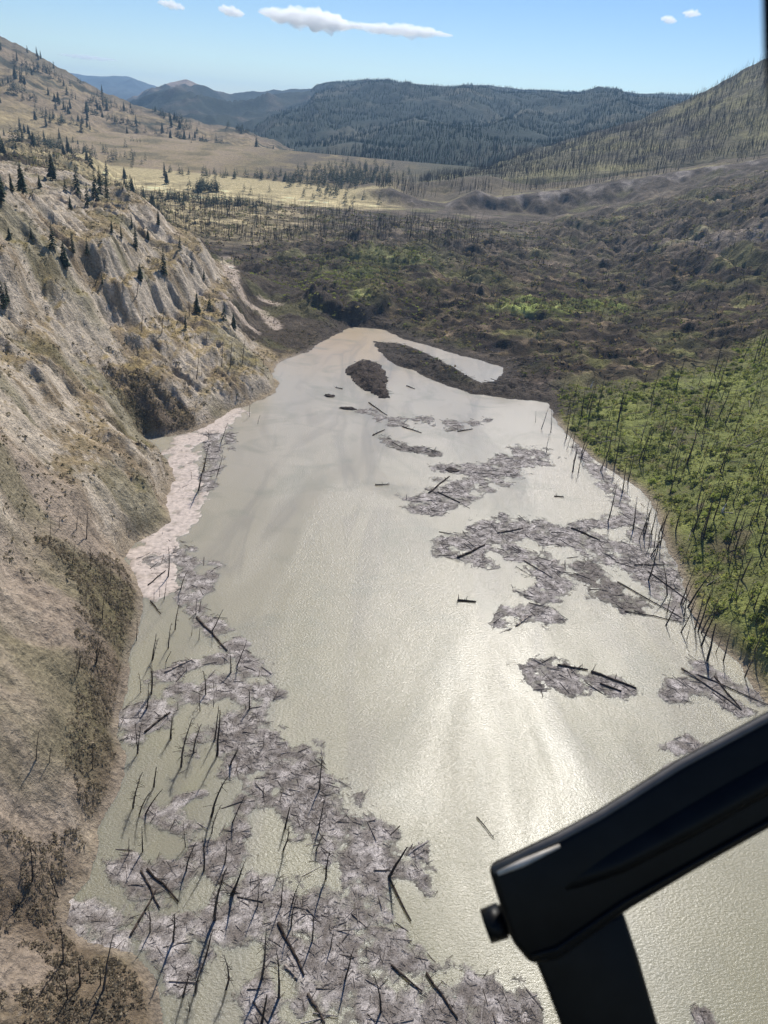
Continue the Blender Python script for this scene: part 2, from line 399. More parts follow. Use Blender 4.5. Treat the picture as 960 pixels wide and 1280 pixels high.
bench_ = leftm * ss(.2, .8, np.cos(ph)) * ss(1.0, .6, slope) * ss(150, 230, Y)
C = mixc(C, bench_ * .75, (.33, .25, .13))
C = mixc(C, leftm * cliff * ss(.4, 1.6, rill) * .5, (.55, .48, .39))
C = mixc(C, leftm * ss(.2, 1.2, -gully) * ss(-.2, .4, n2) * .55, (.11, .095, .055))
def blob(u, v, rx, ry, z=None, edge=.6, nz_=.5):
    P = hit(u, v) if z is None else atz(u, v, z)
    d = np.sqrt(((X - P[0]) / rx) ** 2 + ((Y - P[1]) / ry) ** 2) + nz_ * (.6 * n1 + .5 * n2)
    return 1 - ss(1 - edge, 1 + edge, d)
# scrubby shelf along the left shore, brownish green
SHELF = np.zeros_like(X)
for a in [(165,770,12,15),(140,735,11,15),(145,830,10,14),(115,790,9,14),(130,900,8,12),(135,960,7,10),(90,930,6,8),(40,1060,8,8),(20,1130,10,9),(110,1245,14,9),(190,505,14,10),(100,690,10,12),(190,530,8,6)]:
    bl = blob(*a) * ss(-1, 3, SD); SHELF = np.maximum(SHELF, bl)
    C = mixc(C, bl * .8, (.175, .13, .088))
for a in [(60,620,14,10),(20,740,11,14),(40,715,6,8),(15,800,8,12),(10,880,7,12),(50,865,4,6),(35,960,5,7),(5,980,7,8),(0,580,12,10),(10,1210,6,4)]:
    bl = blob(*a); SHELF = SHELF * (1 - .8 * bl); C = mixc(C, bl * .8, (.37, .295, .225))
for a in [(210,420,30,16),(150,470,20,14),(300,440,22,16),(100,400,20,10),(240,380,18,14)]:
    C = mixc(C, blob(*a) * .7 * ss(.9, .4, slope), (.34, .255, .115))
# slumped ground
C = mixc(C, slide, (.05, .035, .023))
C = mixc(C, slide * ss(.0, .5, n1 + .4 * n2) * .6, (.15, .112, .06))
C = mixc(C, slide * ss(.15, .5, fbm(X / 30, Y / 26, 4, 121)) * .75, (.14, .135, .045))
C = mixc(C, slide * ss(.2, .55, fbm(X / 18, Y / 10, 4, 125)) * .7, (.23, .17, .105))
C = mixc(C, slide * ss(.05, .4, fbm(X / 28, Y / 14, 4, 131)) * .7, (.042, .030, .021))
C = mixc(C, scarp * .6, (.05, .04, .03))
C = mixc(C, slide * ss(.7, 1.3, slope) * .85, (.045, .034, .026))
for a in [(440,340,26,20),(500,330,34,22),(400,345,22,16),(520,310,30,20),(440,370,10,8)]:
    C = mixc(C, blob(*a) * slide * .7, (.13, .145, .045))
for a in [(700,382,30,10),(670,385,22,7),(745,378,18,9)]:
    C = mixc(C, blob(*a) * .9, (.20, .23, .06))
for a in [(430,395,16,12),(460,385,10,10),(350,430,22,10),(360,370,25,20),(330,290,45,30),(400,400,16,14)]:
    C = mixc(C, blob(*a) * .85, (.045, .035, .028))
for a in [(860,300,26,14),(910,290,28,14),(940,300,20,12),(800,250,34,40),(760,262,30,22),(870,255,26,22)]:
    C = mixc(C, blob(*a, nz_=.8) * .8, (.40, .335, .275))
C = mixc(C, blob(860, 265, 150, 120) * .55 * (1 - rightb), (.16, .125, .10))
# dark debris poured down beside the spur
dk = poly_sd(X, Y, [hit(*p)[:2] for p in [(350,448),(318,425),(300,412),(288,385),(284,350),(280,330),(262,305),(215,278),(260,262),(340,264),(420,300),(440,395),(400,428)]]) + 4 * n2
C = mixc(C, (1 - ss(-5, 3, dk)) * .9, (.05, .037, .026))
C = mixc(C, (1 - ss(-5, 3, dk)) * ss(.1, .5, n1 + .5 * n4) * .5, (.13, .10, .07))
# pale mud runs at the left of the slump
for pts, rr in [([(282,322),(290,345),(300,365),(308,378)], 4.5), ([(283,372),(300,395),(312,408)], 4), ([(300,365),(325,388),(345,410)], 3.2), ([(325,372),(350,382)], 2.2)]:
    W = [hit(*p) for p in pts]; d = line_d(X, Y, W) + 1.5 * n2
    C = mixc(C, 1 - ss(rr * .7, rr * 1.3, d), (.46, .37, .29))
# green right bank
C = mixc(C, rightb, (.17, .185, .055))
C = mixc(C, rightb * ss(-.1, .5, n1 + .3 * n2) * .8, (.25, .265, .075))
C = mixc(C, rightb * ss(.15, .5, -n1 + .4 * n2) * .8, (.12, .092, .055))
C = mixc(C, rightb * blob(760, 440, 45, 40) * .5, (.09, .075, .05))
# valley floor and terraces
vf = ss(740, 860, Y)
C = mixc(C, ss(640, 720, Y) * ss(-280, -160, X) * .9, (.105, .085, .055))
C = mixc(C, vf * .9 * ss(-.3, .3, n3 + .3 * n1 - .25 * ss(-120, 0, X)), (.24, .185, .095))
C = mixc(C, vf * ss(.1, .5, n3) * .7, (.13, .11, .06))
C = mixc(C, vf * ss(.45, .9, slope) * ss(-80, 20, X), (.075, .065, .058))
C = mixc(C, ss(1000, 1060, Y) * ss(-60, 60, X) * .85, (.075, .075, .045))
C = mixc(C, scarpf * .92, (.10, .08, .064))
C = mixc(C, wE * ss(-22, -6, dE) * (1 - ss(-1, 3, dE)) * ss(-60, 0, X) * ss(-.3, .3, n1) * .8, (.27, .235, .125))
C = mixc(C, scarpf * ss(.1, .45, fbm(X / 22, Y / 40, 3, 127)) * .7, (.32, .275, .235))
C = mixc(C, wE * ss(10, 40, dE + 12 * n1) * (1 - ss(260, 380, dE)) * ss(-260, -180, X) * .8, (.10, .078, .055))
C = mixc(C, wE * ss(10, 40, dE) * ss(.1, .4, fbm(X / 40, Y / 30, 4, 129)) * .5, (.13, .125, .05))
for a in [(290,238,170,60),(220,238,70,45),(360,240,80,45),(300,228,160,40)]:
    C = mixc(C, blob(*a, edge=.15, nz_=.12) * .95, (.46, .375, .20))
C = mixc(C, ss(560, 640, Y) * (1 - ss(740, 800, Y)) * ss(40, 160, -X) * .9, (.33, .265, .145))
# wet margin
C = mixc(C, (1 - ss(.2, 2.2, SDw)) * .55, (.30, .25, .20))
C = mixc(C, (SDI < 1) * 1.0, (.07, .052, .04))
C = mixc(C, np.clip(near(540, 462, 30, 18) * 2 + near(480, 435, 20, 14) + near(610, 488, 30, 14) * 2, 0, 1) * (SD > -1), (.07, .054, .042))
C = mixc(C, near(575, 478, 9, 9) * (SD > 0) * .7, (.13, .125, .05))
C = mixc(C, (1 - ss(4, 14, np.abs(SD) + 6 * n2)) * ss(-48, -36, X) * ss(285, 300, Y) * .95, (.07, .055, .042))
C *= np.exp(slide * (1.0 * fbm(X / 15, Y / 9, 4, 141) + .9 * fbm(X / 45, Y / 22, 3, 143)))[..., None]
C *= (1 + .22 * n2 + .16 * n4)[..., None]
C = np.clip(C, .015, .7)

# ------------------------------------------------------------------ ground material
g = NG('ground_soil')
pos = g.obj()
at = g.n('Attribute', attribute_name='tint').outputs['Color']
f1 = g.noise(pos, 1.3, 8, .65); f2 = g.noise(pos, .22, 6, .6)
c = g.mix(1.0, at, g.ramp(f1, [(.25, .45), (.5, 1.0), (.75, 1.45)]), 'MULTIPLY')
c = g.mix(.6, c, g.ramp(f2, [(.3, .7), (.7, 1.3)]), 'MULTIPLY')
vor = g.n('TexVoronoi', {'Vector': pos, 'Scale': .8, 'Randomness': 1.0}).outputs['Distance']
c = g.mix(.5, c, g.ramp(vor, [(.05, .55), (.28, 1.0)]), 'MULTIPLY')
bmp = g.n('Bump', {'Height': g.math('ADD', f1, g.math('MULTIPLY', f2, 1.5)), 'Strength': 1.0, 'Distance': .9}).outputs[0]
MAT_GROUND = g.done(g.n('BsdfPrincipled', {'Base Color': c, 'Roughness': .95, 'Specular IOR Level': .15, 'Normal': bmp}).outputs[0])

# split the one surface into the pieces of country it is made of
cxq = (X[:-1, :-1] + X[1:, 1:]) / 2; cyq = (Y[:-1, :-1] + Y[1:, 1:]) / 2
qm = lambda A: (A[:-1, :-1] + A[1:, 1:] + A[1:, :-1] + A[:-1, 1:]) / 4
ids = np.arange(NX * NY).reshape(NY, NX)
quads = np.stack([ids[:-1, :-1], ids[:-1, 1:], ids[1:, 1:], ids[1:, :-1]], -1).reshape(-1, 4)
vq = qm(vf).ravel(); lq = qm(leftm).ravel(); sq = qm(slide).ravel(); rq = qm(rightb).ravel(); sdq = qm(SD).ravel(); siq = qm(SDI).ravel()
hq = qm(H).ravel(); xq = cxq.ravel(); yq = cyq.ravel()
reg = np.zeros(len(quads), int)
reg[(xq < 0)] = 0
reg[(xq >= 0)] = 1
reg[(sq > .5)] = 2
reg[(yq > 790)] = 3
reg[(xq < -60) & (yq > 470) & (yq <= 790) & (hq > 22)] = 0
reg[siq < .8] = 4
reg[(sdq < -1.5) & (siq > .8) & (hq < -.3)] = 5
VV = np.stack([X, Y, H], -1).reshape(-1, 3); CC = C.reshape(-1, 3)
NRM = np.stack([-sx, -sy, np.ones_like(sx)], -1).reshape(-1, 3); NRM /= np.linalg.norm(NRM, axis=1)[:, None]
for rid, nm in enumerate(['hillside', 'river_bank', 'landslide_ground', 'valley_floor', 'mud_island', 'lake_bed']):
    q = quads[reg == rid]
    if not len(q): continue
    us, inv = np.unique(q, return_inverse=True)
    me = mesh_np(nm, VV[us], inv.reshape(-1, 4))
    colattr(me, CC[us])
    me.normals_split_custom_set_from_vertices(NRM[us].astype(np.float32))
    o = link(nm, me, MAT_GROUND, kind='structure')
    o['label'] = ['eroded tan hillside with pale silt cliffs on the left shore', 'green burnt-over river bank on the right shore',
                  'dark slumped ground of the landslide across the valley', 'dry valley floor with golden field and terraces',
                  'dark mud island at the head of the lake', 'bed of the muddy lake'][rid]
print('ground', round(time.time() - T0, 1))

# ------------------------------------------------------------------ hills and mountains beyond the valley floor
g = NG('hill_soil')
pos = g.obj(); at = g.n('Attribute', attribute_name='tint').outputs['Color']
f1 = g.noise(pos, .12, 8, .7); f2 = g.noise(pos, .02, 6, .6)
c = g.mix(1.0, at, g.ramp(f1, [(.25, .4), (.5, 1.0), (.75, 1.5)]), 'MULTIPLY')
c = g.mix(.7, c, g.ramp(f2, [(.3, .65), (.7, 1.35)]), 'MULTIPLY')
bmp = g.n('Bump', {'Height': f1, 'Strength': .7, 'Distance': 5.0}).outputs[0]
MAT_HILL = g.done(g.n('BsdfPrincipled', {'Base Color': c, 'Roughness': .95, 'Specular IOR Level': .1, 'Normal': bmp}).outputs[0])
HILLS = {}
def hill(name, crest, foot, nu, nv, amp, scale, colour, label, prof=1.0, seed=0, crag=0.0):
    cr = np.array([aty(*p) for p in crest]); ft = np.array([aty(*p) for p in foot])
    cu = np.array([p[0] for p in crest], float); fu = np.array([p[0] for p in foot], float)
    a = np.linspace(0, 1, nu)
    ca = np.stack([np.interp(cu[0] + (cu[-1] - cu[0]) * a, cu, cr[:, k]) for k in range(3)], -1)
    fa = np.stack([np.interp(fu[0] + (fu[-1] - fu[0]) * a, fu, ft[:, k]) for k in range(3)], -1)
    ca[:, 2] += crag * fbm(ca[:, 0] / scale * 3, ca[:, 1] * 0, 4, seed + 7)
    b = np.concatenate([np.linspace(-.06, 1, nv), 1 + np.array([.02, .06, .15, .3, .5])])
    B, A_ = np.meshgrid(b, a, indexing='ij')
    bb = np.clip(B, None, 1)
    P = fa[None] + (ca - fa)[None] * B[..., None]
    P[..., 2] = fa[None, :, 2] + (ca - fa)[None, :, 2] * np.sign(bb) * np.abs(bb) ** prof
    P[..., 2] -= np.clip(B - 1, 0, 1) * (ca - fa)[None, :, 2] * 1.2 + np.clip(-B, 0, 1) * 200
    x, y = P[..., 0], P[..., 1]
    env = np.clip(4 * bb * (1 - bb), 0, 1) ** .7
    gul = ridged(x / scale + .3 * fbm(x / scale, y / scale, 3, seed + 3), y / scale / 2.6, 5, seed)
    P[..., 2] += amp * env * (gul - .35)
    gz = np.gradient(P[..., 2], axis=0) / (np.gradient(P[..., 1], axis=0) + 1e-6)
    colr = colour(x, y, P[..., 2], np.abs(gz), gul, B, A_)
    nr, nc = B.shape; I = np.arange(nr * nc).reshape(nr, nc)
    q = np.stack([I[:-1, :-1], I[:-1, 1:], I[1:, 1:], I[1:, :-1]], -1).reshape(-1, 4)
    me = mesh_np(name, P.reshape(-1, 3), q); colattr(me, np.clip(colr, .01, .6).reshape(-1, 3))
    o = link(name, me, MAT_HILL, kind='structure', label=label)
    HILLS[label] = P[:nv]
    return o, P[:nv]
def sh(x): return x[..., None]
def col_left(x, y, z, gz, gul, B, A_):
    n = fbm(x / 120, y / 120, 4, 201); n_ = fbm(x / 30, y / 30, 3, 205)
    c = np.ones(x.shape + (3,)) * np.array([.25, .19, .12])
    c = mixc(c, ss(-.1, .4, n) * .7, (.30, .23, .12))
    c = mixc(c, ss(.05, .35, .45 - B + .12 * n) * .8, (.34, .265, .14))
    c = mixc(c, ss(.1, .4, n_ + n * .5) * .5, (.12, .10, .07))
    c = mixc(c, ss(.08, .36, fbm(x / 70, y / 70, 4, 209) - .02) * ss(.25, .6, B) * .9, (.055, .055, .035))
    c = mixc(c, ss(.82, .95, B + .1 * n) * .6, (.10, .09, .065))
    return c
def col_burnt(x, y, z, gz, gul, B, A_):
    n = fbm(x / 90, y / 90, 4, 221); n_ = fbm(x / 22, y / 30, 3, 225)
    c = np.ones(x.shape + (3,)) * np.array([.15, .13, .075])
    c = mixc(c, ss(-.1, .5, n + .4 * n_) * .8, (.23, .205, .095))
    c = mixc(c, ss(.1, .5, -n + .4 * n_) * .7, (.075, .062, .048))
    c = mixc(c, ss(.85, 1.0, B) * .6, (.06, .055, .045))
    return c
def col_far(x, y, z, gz, gul, B, A_):
    n = fbm(x / 260, y / 260, 5, 231); n_ = fbm(x / 70, y / 110, 4, 235)
    c = np.ones(x.shape + (3,)) * np.array([.034, .044, .034])
    c = mixc(c, ss(.0, .5, n + .5 * n_) * .7, (.10, .095, .065))
    c = mixc(c, ss(-.05, .4, -n + .3 * n_) * .6, (.03, .038, .028))
    return c
def col_mid(x, y, z, gz, gul, B, A_):
    n = fbm(x / 300, y / 300, 5, 241)
    c = np.ones(x.shape + (3,)) * np.array([.03, .038, .03])
    c = mixc(c, ss(.62, .9, B + .25 * n) * ss(.42, .25, A_), (.30, .22, .16))
    c = mixc(c, ss(.25, .5, n) * .5, (.12, .10, .08))
    return c
def col_blue(x, y, z, gz, gul, B, A_):
    n = fbm(x / 500, y / 500, 4, 251)
    return np.ones(x.shape + (3,)) * np.array([.05, .055, .05]) * (1 + .4 * n[..., None])
_, P_LEFT = hill('hill', [(-140,-30,1900),(-60,15,1850),(0,44,1800),(35,62,1780),(80,88,1750),(125,112,1720),(165,130,1700),(225,146,1680),(300,162,1650),(350,178,1600),(390,194,1560),(410,206,1530)],
     [(-140,178,900),(0,186,980),(100,204,1030),(180,216,1060),(240,220,1090),(300,222,1130),(350,218,1180),(390,216,1230),(415,216,1250)], 360, 170, 16, 130, col_left,
     'dry tan hill with golden benches behind the left shore', 1.1, 300, 7)
_, P_RIGHT = hill('burnt_hill', [(560,216,1480),(620,204,1460),(680,183,1430),(740,166,1400),(800,149,1380),(840,132,1360),(866,121,1350),(900,104,1340),(935,84,1330),(960,72,1320),(1000,55,1300),(1090,20,1260)],
     [(520,228,1030),(600,226,1020),(680,222,1000),(740,218,985),(800,212,970),(860,205,955),(900,200,945),(940,194,935),(960,192,925),(990,188,915),(1030,182,900),(1100,172,880)], 320, 160, 9, 90, col_burnt,
     'burnt forested hill rising on the right skyline', 1.0, 320, 4)
_, P_FAR = hill('mountain', [(290,170,3900),(340,140,3800),(382,120,3750),(394,107,3700),(408,103,3650),(440,101,3600),(480,102,3600),(530,106,3550),(570,109,3500),(640,111,3500),(700,114,3500),(780,117,3450),(850,120,3400),(940,126,3300),(1080,130,3300)],
     [(290,206,1350),(370,210,1330),(440,212,1330),(500,216,1330),(560,218,1330),(620,214,1340),(680,210,1350),(760,206,1350),(840,200,1350),(900,196,1350),(960,190,1350),(1000,188,1350),(1040,186,1350),(1080,184,1350),(1100,184,1350)], 340, 180, 75, 520, col_far,
     'long flat-topped forested ridge closing the valley', .85, 340, 6)
_, P_MID = hill('mountain', [(110,150,5200),(150,136,5100),(172,124,5000),(190,112,5000),(212,107,5000),(234,106,5000),(258,114,5000),(290,122,5000),(340,117,5000),(390,116,5000),(450,118,5000),(560,125,5000)],
     [(110,196,1900),(160,196,1850),(220,196,1800),(280,196,1750),(330,200,1700),(380,204,1650),(420,206,1600),(450,206,1600),(480,206,1600),(500,206,1600),(530,206,1600),(560,206,1600)], 240, 130, 110, 600, col_mid,
     'rounded brown-topped mountain beyond the forested ridge', .9, 360, 12)
hill('mountain', [(-60,88,9000),(30,86,9000),(85,91,9000),(120,95,9000),(165,97,9000),(183,103,9000),(200,111,9000),(240,124,9000),(300,135,9000)],
     [(-60,150,5600),(30,150,5600),(85,150,5600),(120,150,5600),(165,150,5600),(183,150,5600),(200,150,5600),(240,150,5600),(300,150,5600)], 160, 80, 120, 900, col_blue,
     'pale blue mountain far off behind the dry hill', 1.0, 380, 15)
# country behind and between the hills, out to the horizon
gx = np.linspace(-15000, 15000, 61); gy = np.linspace(1240, 26000, 60)
GX, GY = np.meshgrid(gx, gy); GZ = -15 + 20 * fbm(GX / 1800, GY / 1800, 3, 391) + 0 * GX
I = np.arange(GX.size).reshape(GX.shape)
me = mesh_np('plain', np.stack([GX, GY, GZ], -1).reshape(-1, 3), np.stack([I[:-1, :-1], I[:-1, 1:], I[1:, 1:], I[1:, :-1]], -1).reshape(-1, 4))
colattr(me, np.ones((GX.size, 3)) * np.array([.07, .07, .045])); link('ground_plain', me, MAT_HILL, kind='structure', label='forested plain between the far hills')

# ------------------------------------------------------------------ water
g = NG('silty_water')
pos = g.obj()
mp = g.n('Mapping', {'Vector': pos, 'Rotation': (0, 0, R(14)), 'Scale': (.035, .007, 1)})
st1 = g.noise(mp.outputs[0], 1.0, 4, .5, 1.5)
big = g.noise(pos, .018, 3, .5, .4)
c = g.mix(g.ramp(st1, [(.35, 0.0), (.65, 1.0)]), (.24, .222, .142), (.295, .272, .195))
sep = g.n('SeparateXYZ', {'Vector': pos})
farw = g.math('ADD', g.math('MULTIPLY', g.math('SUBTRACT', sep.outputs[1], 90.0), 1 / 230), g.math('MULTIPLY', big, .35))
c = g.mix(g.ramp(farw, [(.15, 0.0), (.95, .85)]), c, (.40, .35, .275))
hp = atz(425, 428); dist = g.n('VectorMath', {0: pos, 1: (float(hp[0]), float(hp[1]), 0)}, operation='DISTANCE').outputs['Value']
inflow = g.ramp(g.math('ADD', g.math('MULTIPLY', dist, 1 / 90), g.math('MULTIPLY', big, .3)), [(.2, .85), (.95, 0.0)])
c = g.mix(inflow, c, (.46, .345, .215))
sm2 = g.n('Mapping', {'Vector': pos, 'Rotation': (0, 0, R(8)), 'Scale': (.06, .012, 1)})
st2 = g.noise(sm2.outputs[0], 1.0, 3, .5, 1.2)
stk = g.ramp(st2, [(.50, 0.0), (.60, .40), (.66, .12), (.72, .3), (.80, 0.0)])
c = g.mix(stk, c, (.215, .195, .155))
cl = g.noise(pos, .045, 5, .6, 1.2)
c = g.mix(g.ramp(cl, [(.5, 0.0), (.66, .5)]), c, (.235, .225, .165))
rm = g.n('Mapping', {'Vector': pos, 'Rotation': (0, 0, R(10)), 'Scale': (.03, .011, 1), 'Location': (.35, .1, 0)})
ruf = g.ramp(g.noise(rm.outputs[0], 1.0, 4, .55, .8), [(.38, .45), (.56, 1.0)])
wm = g.n('Mapping', {'Vector': pos, 'Rotation': (0, 0, R(-20)), 'Scale': (1, 1.7, 1)})
w1 = g.noise(wm.outputs[0], 1.9, 2, .5); w2 = g.noise(wm.outputs[0], 5.5, 3, .65)
wv = g.math('ADD', w1, g.math('MULTIPLY', w2, .5))
bmp = g.n('Bump', {'Height': g.math('MULTIPLY', g.math('SUBTRACT', wv, .75), ruf), 'Strength': 1.0, 'Distance': .10}).outputs[0]
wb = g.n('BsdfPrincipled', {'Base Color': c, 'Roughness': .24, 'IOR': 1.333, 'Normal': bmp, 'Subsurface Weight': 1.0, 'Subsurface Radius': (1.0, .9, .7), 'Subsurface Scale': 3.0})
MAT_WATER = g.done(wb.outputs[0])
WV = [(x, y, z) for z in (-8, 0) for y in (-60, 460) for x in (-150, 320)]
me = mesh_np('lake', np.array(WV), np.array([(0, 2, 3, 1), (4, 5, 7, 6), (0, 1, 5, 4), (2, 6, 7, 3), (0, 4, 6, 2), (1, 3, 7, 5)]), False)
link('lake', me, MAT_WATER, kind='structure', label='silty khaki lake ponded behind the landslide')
print('hills', round(time.time() - T0, 1))

# ------------------------------------------------------------------ small shared geometry builders
rng = np.random.default_rng(7)
rnd = random.Random(7)
def prisms(P0, P1, r0_, r1_, k=4, cap=True):
    P0 = np.asarray(P0, float).reshape(-1, 3); P1 = np.asarray(P1, float).reshape(-1, 3); n = len(P0)
    r0_ = np.broadcast_to(r0_, n); r1_ = np.broadcast_to(r1_, n)
    d = P1 - P0; d = d / (np.linalg.norm(d, axis=1)[:, None] + 1e-9)
    h = np.where(np.abs(d[:, 2:3]) > .9, np.array([[1., 0, 0]]), np.array([[0., 0, 1]]))
    e1 = np.cross(d, h); e1 /= np.linalg.norm(e1, axis=1)[:, None] + 1e-9; e2 = np.cross(d, e1)
    an = np.arange(k) * 2 * math.pi / k + .4
    ring = e1[:, None] * np.cos(an)[None, :, None] + e2[:, None] * np.sin(an)[None, :, None]
    V = np.concatenate([P0[:, None] + ring * r0_[:, None, None], P1[:, None] + ring * r1_[:, None, None]], 1)
    b = (np.arange(n) * 2 * k)[:, None]; i = np.arange(k); j = (i + 1) % k
    q = np.stack([b + i, b + j, b + j + k, b + i + k], -1).reshape(-1, 4)
    Fs = [q]
    if cap and k > 2: Fs.append((b + k + i)[:, :].reshape(-1, k)); Fs.append((b + i[::-1]).reshape(-1, k))
    return V.reshape(-1, 3), Fs
def joinm(parts):
    Vs = []; Fd = {}; off = 0
    for V, Fs in parts:
        Vs.append(V)
        for f in Fs: Fd.setdefault(f.shape[1], []).append(f + off)
        off += len(V)
    return np.concatenate(Vs), [np.concatenate(v) for v in Fd.values()]
def tinted(name, rough=.9, var=.4, scale=3.0, spec=.2, sss=0):
    g = NG(name); pos = g.obj(); at = g.n('Attribute', attribute_name='tint').outputs['Color']
    f = g.noise(pos, scale, 5, .6)
    c = g.mix(1.0, at, g.ramp(f, [(.3, 1 - var), (.7, 1 + var)]), 'MULTIPLY')
    b = g.n('BsdfPrincipled', {'Base Color': c, 'Roughness': rough, 'Specular IOR Level': spec}).outputs[0]
    if sss:
        tr = g.n('BsdfTranslucent', {'Color': c}).outputs[0]
        b = g.n('MixShader', {0: sss, 1: b, 2: tr}).outputs[0]
    return g.done(b)
MAT_WOOD = plain('charred_wood', (.052, .039, .031), .95, .5, 1.2, .05)
MAT_WOOD2 = plain('grey_dead_wood', (.095, .076, .062), .95, .5, 1.2, .05)
MAT_TWIG = plain('dead_twigs', (.065, .05, .04), .95, .4, 1.0, .05)
MAT_DRIFT = tinted('driftwood', .85, .45, 2.5)
MAT_LEAF = tinted('leafy_growth', .8, .35, 1.5, .15, .5)
MAT_NEEDLE = plain('conifer_needles', (.035, .05, .024), .85, .4, .8)
MAT_BARK = plain('conifer_bark', (.06, .045, .035), .9, .4, 2)

# ------------------------------------------------------------------ burnt snags: prototypes (10 m tall, base at the origin)
def snag_proto(seed, nb, top, bend, blen=1.0, thick=.15):
    r = random.Random(seed); pts = []; x = y = 0.0
    hs = [0, 1.2, 3, 5, 7, 8.6, 10 * top]
    hs = [h for h in hs if h <= 10 * top] + ([10 * top] if hs[-1] > 10 * top else [])
    ax, ay = r.uniform(-1, 1), r.uniform(-1, 1)
    for h in hs:
        t = h / 10; pts.append(np.array([x + bend * ax * t * t * 3 + r.uniform(-.05, .05), y + bend * ay * t * t * 3 + r.uniform(-.05, .05), h]))
    pts[0][2] = -.8
    parts = [prisms([pts[i]], [pts[i + 1]], [thick * (1.12 - pts[i][2] / 11.5)], [thick * (1.12 - pts[i + 1][2] / 11.5)], 6) for i in range(len(pts) - 1)]
    tv, tf = joinm(parts)
    trunk = mesh_np('snag_trunk', tv, tf)
    bp0, bp1, br = [], [], []
    Z = np.array([p[2] for p in pts]); Q = np.array(pts)
    for i in range(nb):
        h = r.uniform(.22, .98) * 10 * top; c = np.array([np.interp(h, Z, Q[:, k]) for k in range(3)])
        a = r.uniform(0, 6.28); L = r.uniform(.35, 1.25) * (1.25 - h / 12) * blen; dz = r.uniform(-.45, .35) * L
        e = c + np.array([math.cos(a) * L, math.sin(a) * L, dz]); bp0.append(c); bp1.append(e); br.append(r.uniform(.025, .05))
        if r.random() < .45:
            e2 = c + (e - c) * .6; a2 = a + r.choice([-.7, .7]); bp0.append(e2); bp1.append(e2 + np.array([math.cos(a2), math.sin(a2), .2]) * L * .4); br.append(.02)
    br = np.array(br)
    bv, bf = prisms(bp0, bp1, br, br * .45, 3)
    return trunk, mesh_np('snag_branches', bv, bf)
PROTO = [snag_proto(1, 12, 1.0, .2), snag_proto(2, 22, 1.0, .35, 1.2), snag_proto(3, 8, .95, .1), snag_proto(4, 28, 1.0, .6, 1.3), snag_proto(5, 6, .8, .15, .8, .2),
         snag_proto(6, 16, 1.0, -.3), snag_proto(7, 34, .95, .5, 1.5), snag_proto(8, 10, 1.0, .05, .7, .13)]
for i, (t, b) in enumerate(PROTO):
    t.materials.append(MAT_WOOD if i % 3 else MAT_WOOD2); b.materials.append(MAT_TWIG)
def snag(base, top, var, label, group, thick=1.0):
    base = Vector(base); d = Vector(top) - base; L = d.length
    e = bpy.data.objects.new('burnt_snag', None); COL.objects.link(e)
    q = Vector((0, 0, 1)).rotation_difference(d.normalized())
    spin = Matrix.Rotation(rnd.uniform(0, 6.28), 4, 'Z')
    e.matrix_world = Matrix.Translation(base) @ q.to_matrix().to_4x4() @ spin @ Matrix.Diagonal((thick * L / 10 * 1.0, thick * L / 10, L / 10, 1))
    e['label'] = label; e['category'] = 'dead tree'; e['group'] = group
    e.empty_display_size = .3
    t, b = PROTO[var]
    for nm, me in (('trunk', t), ('branches', b)):
        o = bpy.data.objects.new(nm, me); COL.objects.link(o); o.parent = e
        if nm == 'branches': o['kind'] = 'stuff'
    return e
pn = lambda x, y, s, sd: fbm(x / s, y / s, 3, sd)
def crop(lst, ox, oy, s): return [(ox + a / s, oy + b / s, ox + c / s, oy + d / s) for a, b, c, d in lst]
WATER_L = crop([(225,260,240,140),(208,350,218,280),(275,310,290,225),(190,340,195,300),(168,350,168,310),(160,595,180,480),(252,470,258,360),(335,410,340,340),(318,495,325,455),
    (348,510,352,455),(400,480,445,385),(215,600,240,545),(475,640,475,560),(500,615,545,515),(225,545,230,440),(115,720,117,650),(158,720,172,600),(142,780,148,700),(103,965,107,860),
    (263,790,263,750),(352,795,352,720),(375,730,378,620),(550,790,550,700),(405,780,410,720),(232,905,237,800),(325,965,335,840),(412,910,428,770),(420,975,437,780),(275,1020,288,850),
    (475,1000,515,930),(605,940,608,890),(838,1020,842,980)], 140, 640, 3.2) + \
  crop([(430,712,430,650),(476,705,474,610),(443,560,452,440),(465,580,490,490),(512,490,522,405),(485,580,530,490),(570,330,570,250),(765,420,800,350),(705,590,728,440),(705,645,715,560),
    (775,610,805,530),(618,690,612,620),(620,770,635,660),(680,770,690,660),(750,745,765,660),(715,935,717,750),(775,855,815,740),(500,975,505,890),(578,1005,585,870),(685,1060,710,960),
    (610,1190,640,1080),(650,1175,662,1060),(755,1165,790,1050),(632,1240,632,1195),(458,380,460,290),(490,230,497,150),(505,180,518,80),(510,65,520,0),(770,110,772,40)], 0, 800, 2.667) + \
  crop([(498,90,505,15),(415,185,430,120),(412,235,440,165),(495,190,505,120),(490,235,510,190),(513,305,517,220),(285,345,322,260),(350,370,350,310),(405,370,412,300),(432,365,445,305),
    (360,545,375,440),(480,455,490,385),(560,545,580,465),(645,625,650,540),(400,590,408,480),(360,650,375,570),(430,420,428,350),(525,470,530,430)], 140, 940, 1.92) + \
  crop([(780,150,805,75),(880,60,882,10),(765,270,785,195),(700,320,730,180),(675,280,678,245),(720,250,728,150),(735,140,740,100),(910,85,915,50)], 0, 500, 2.824)
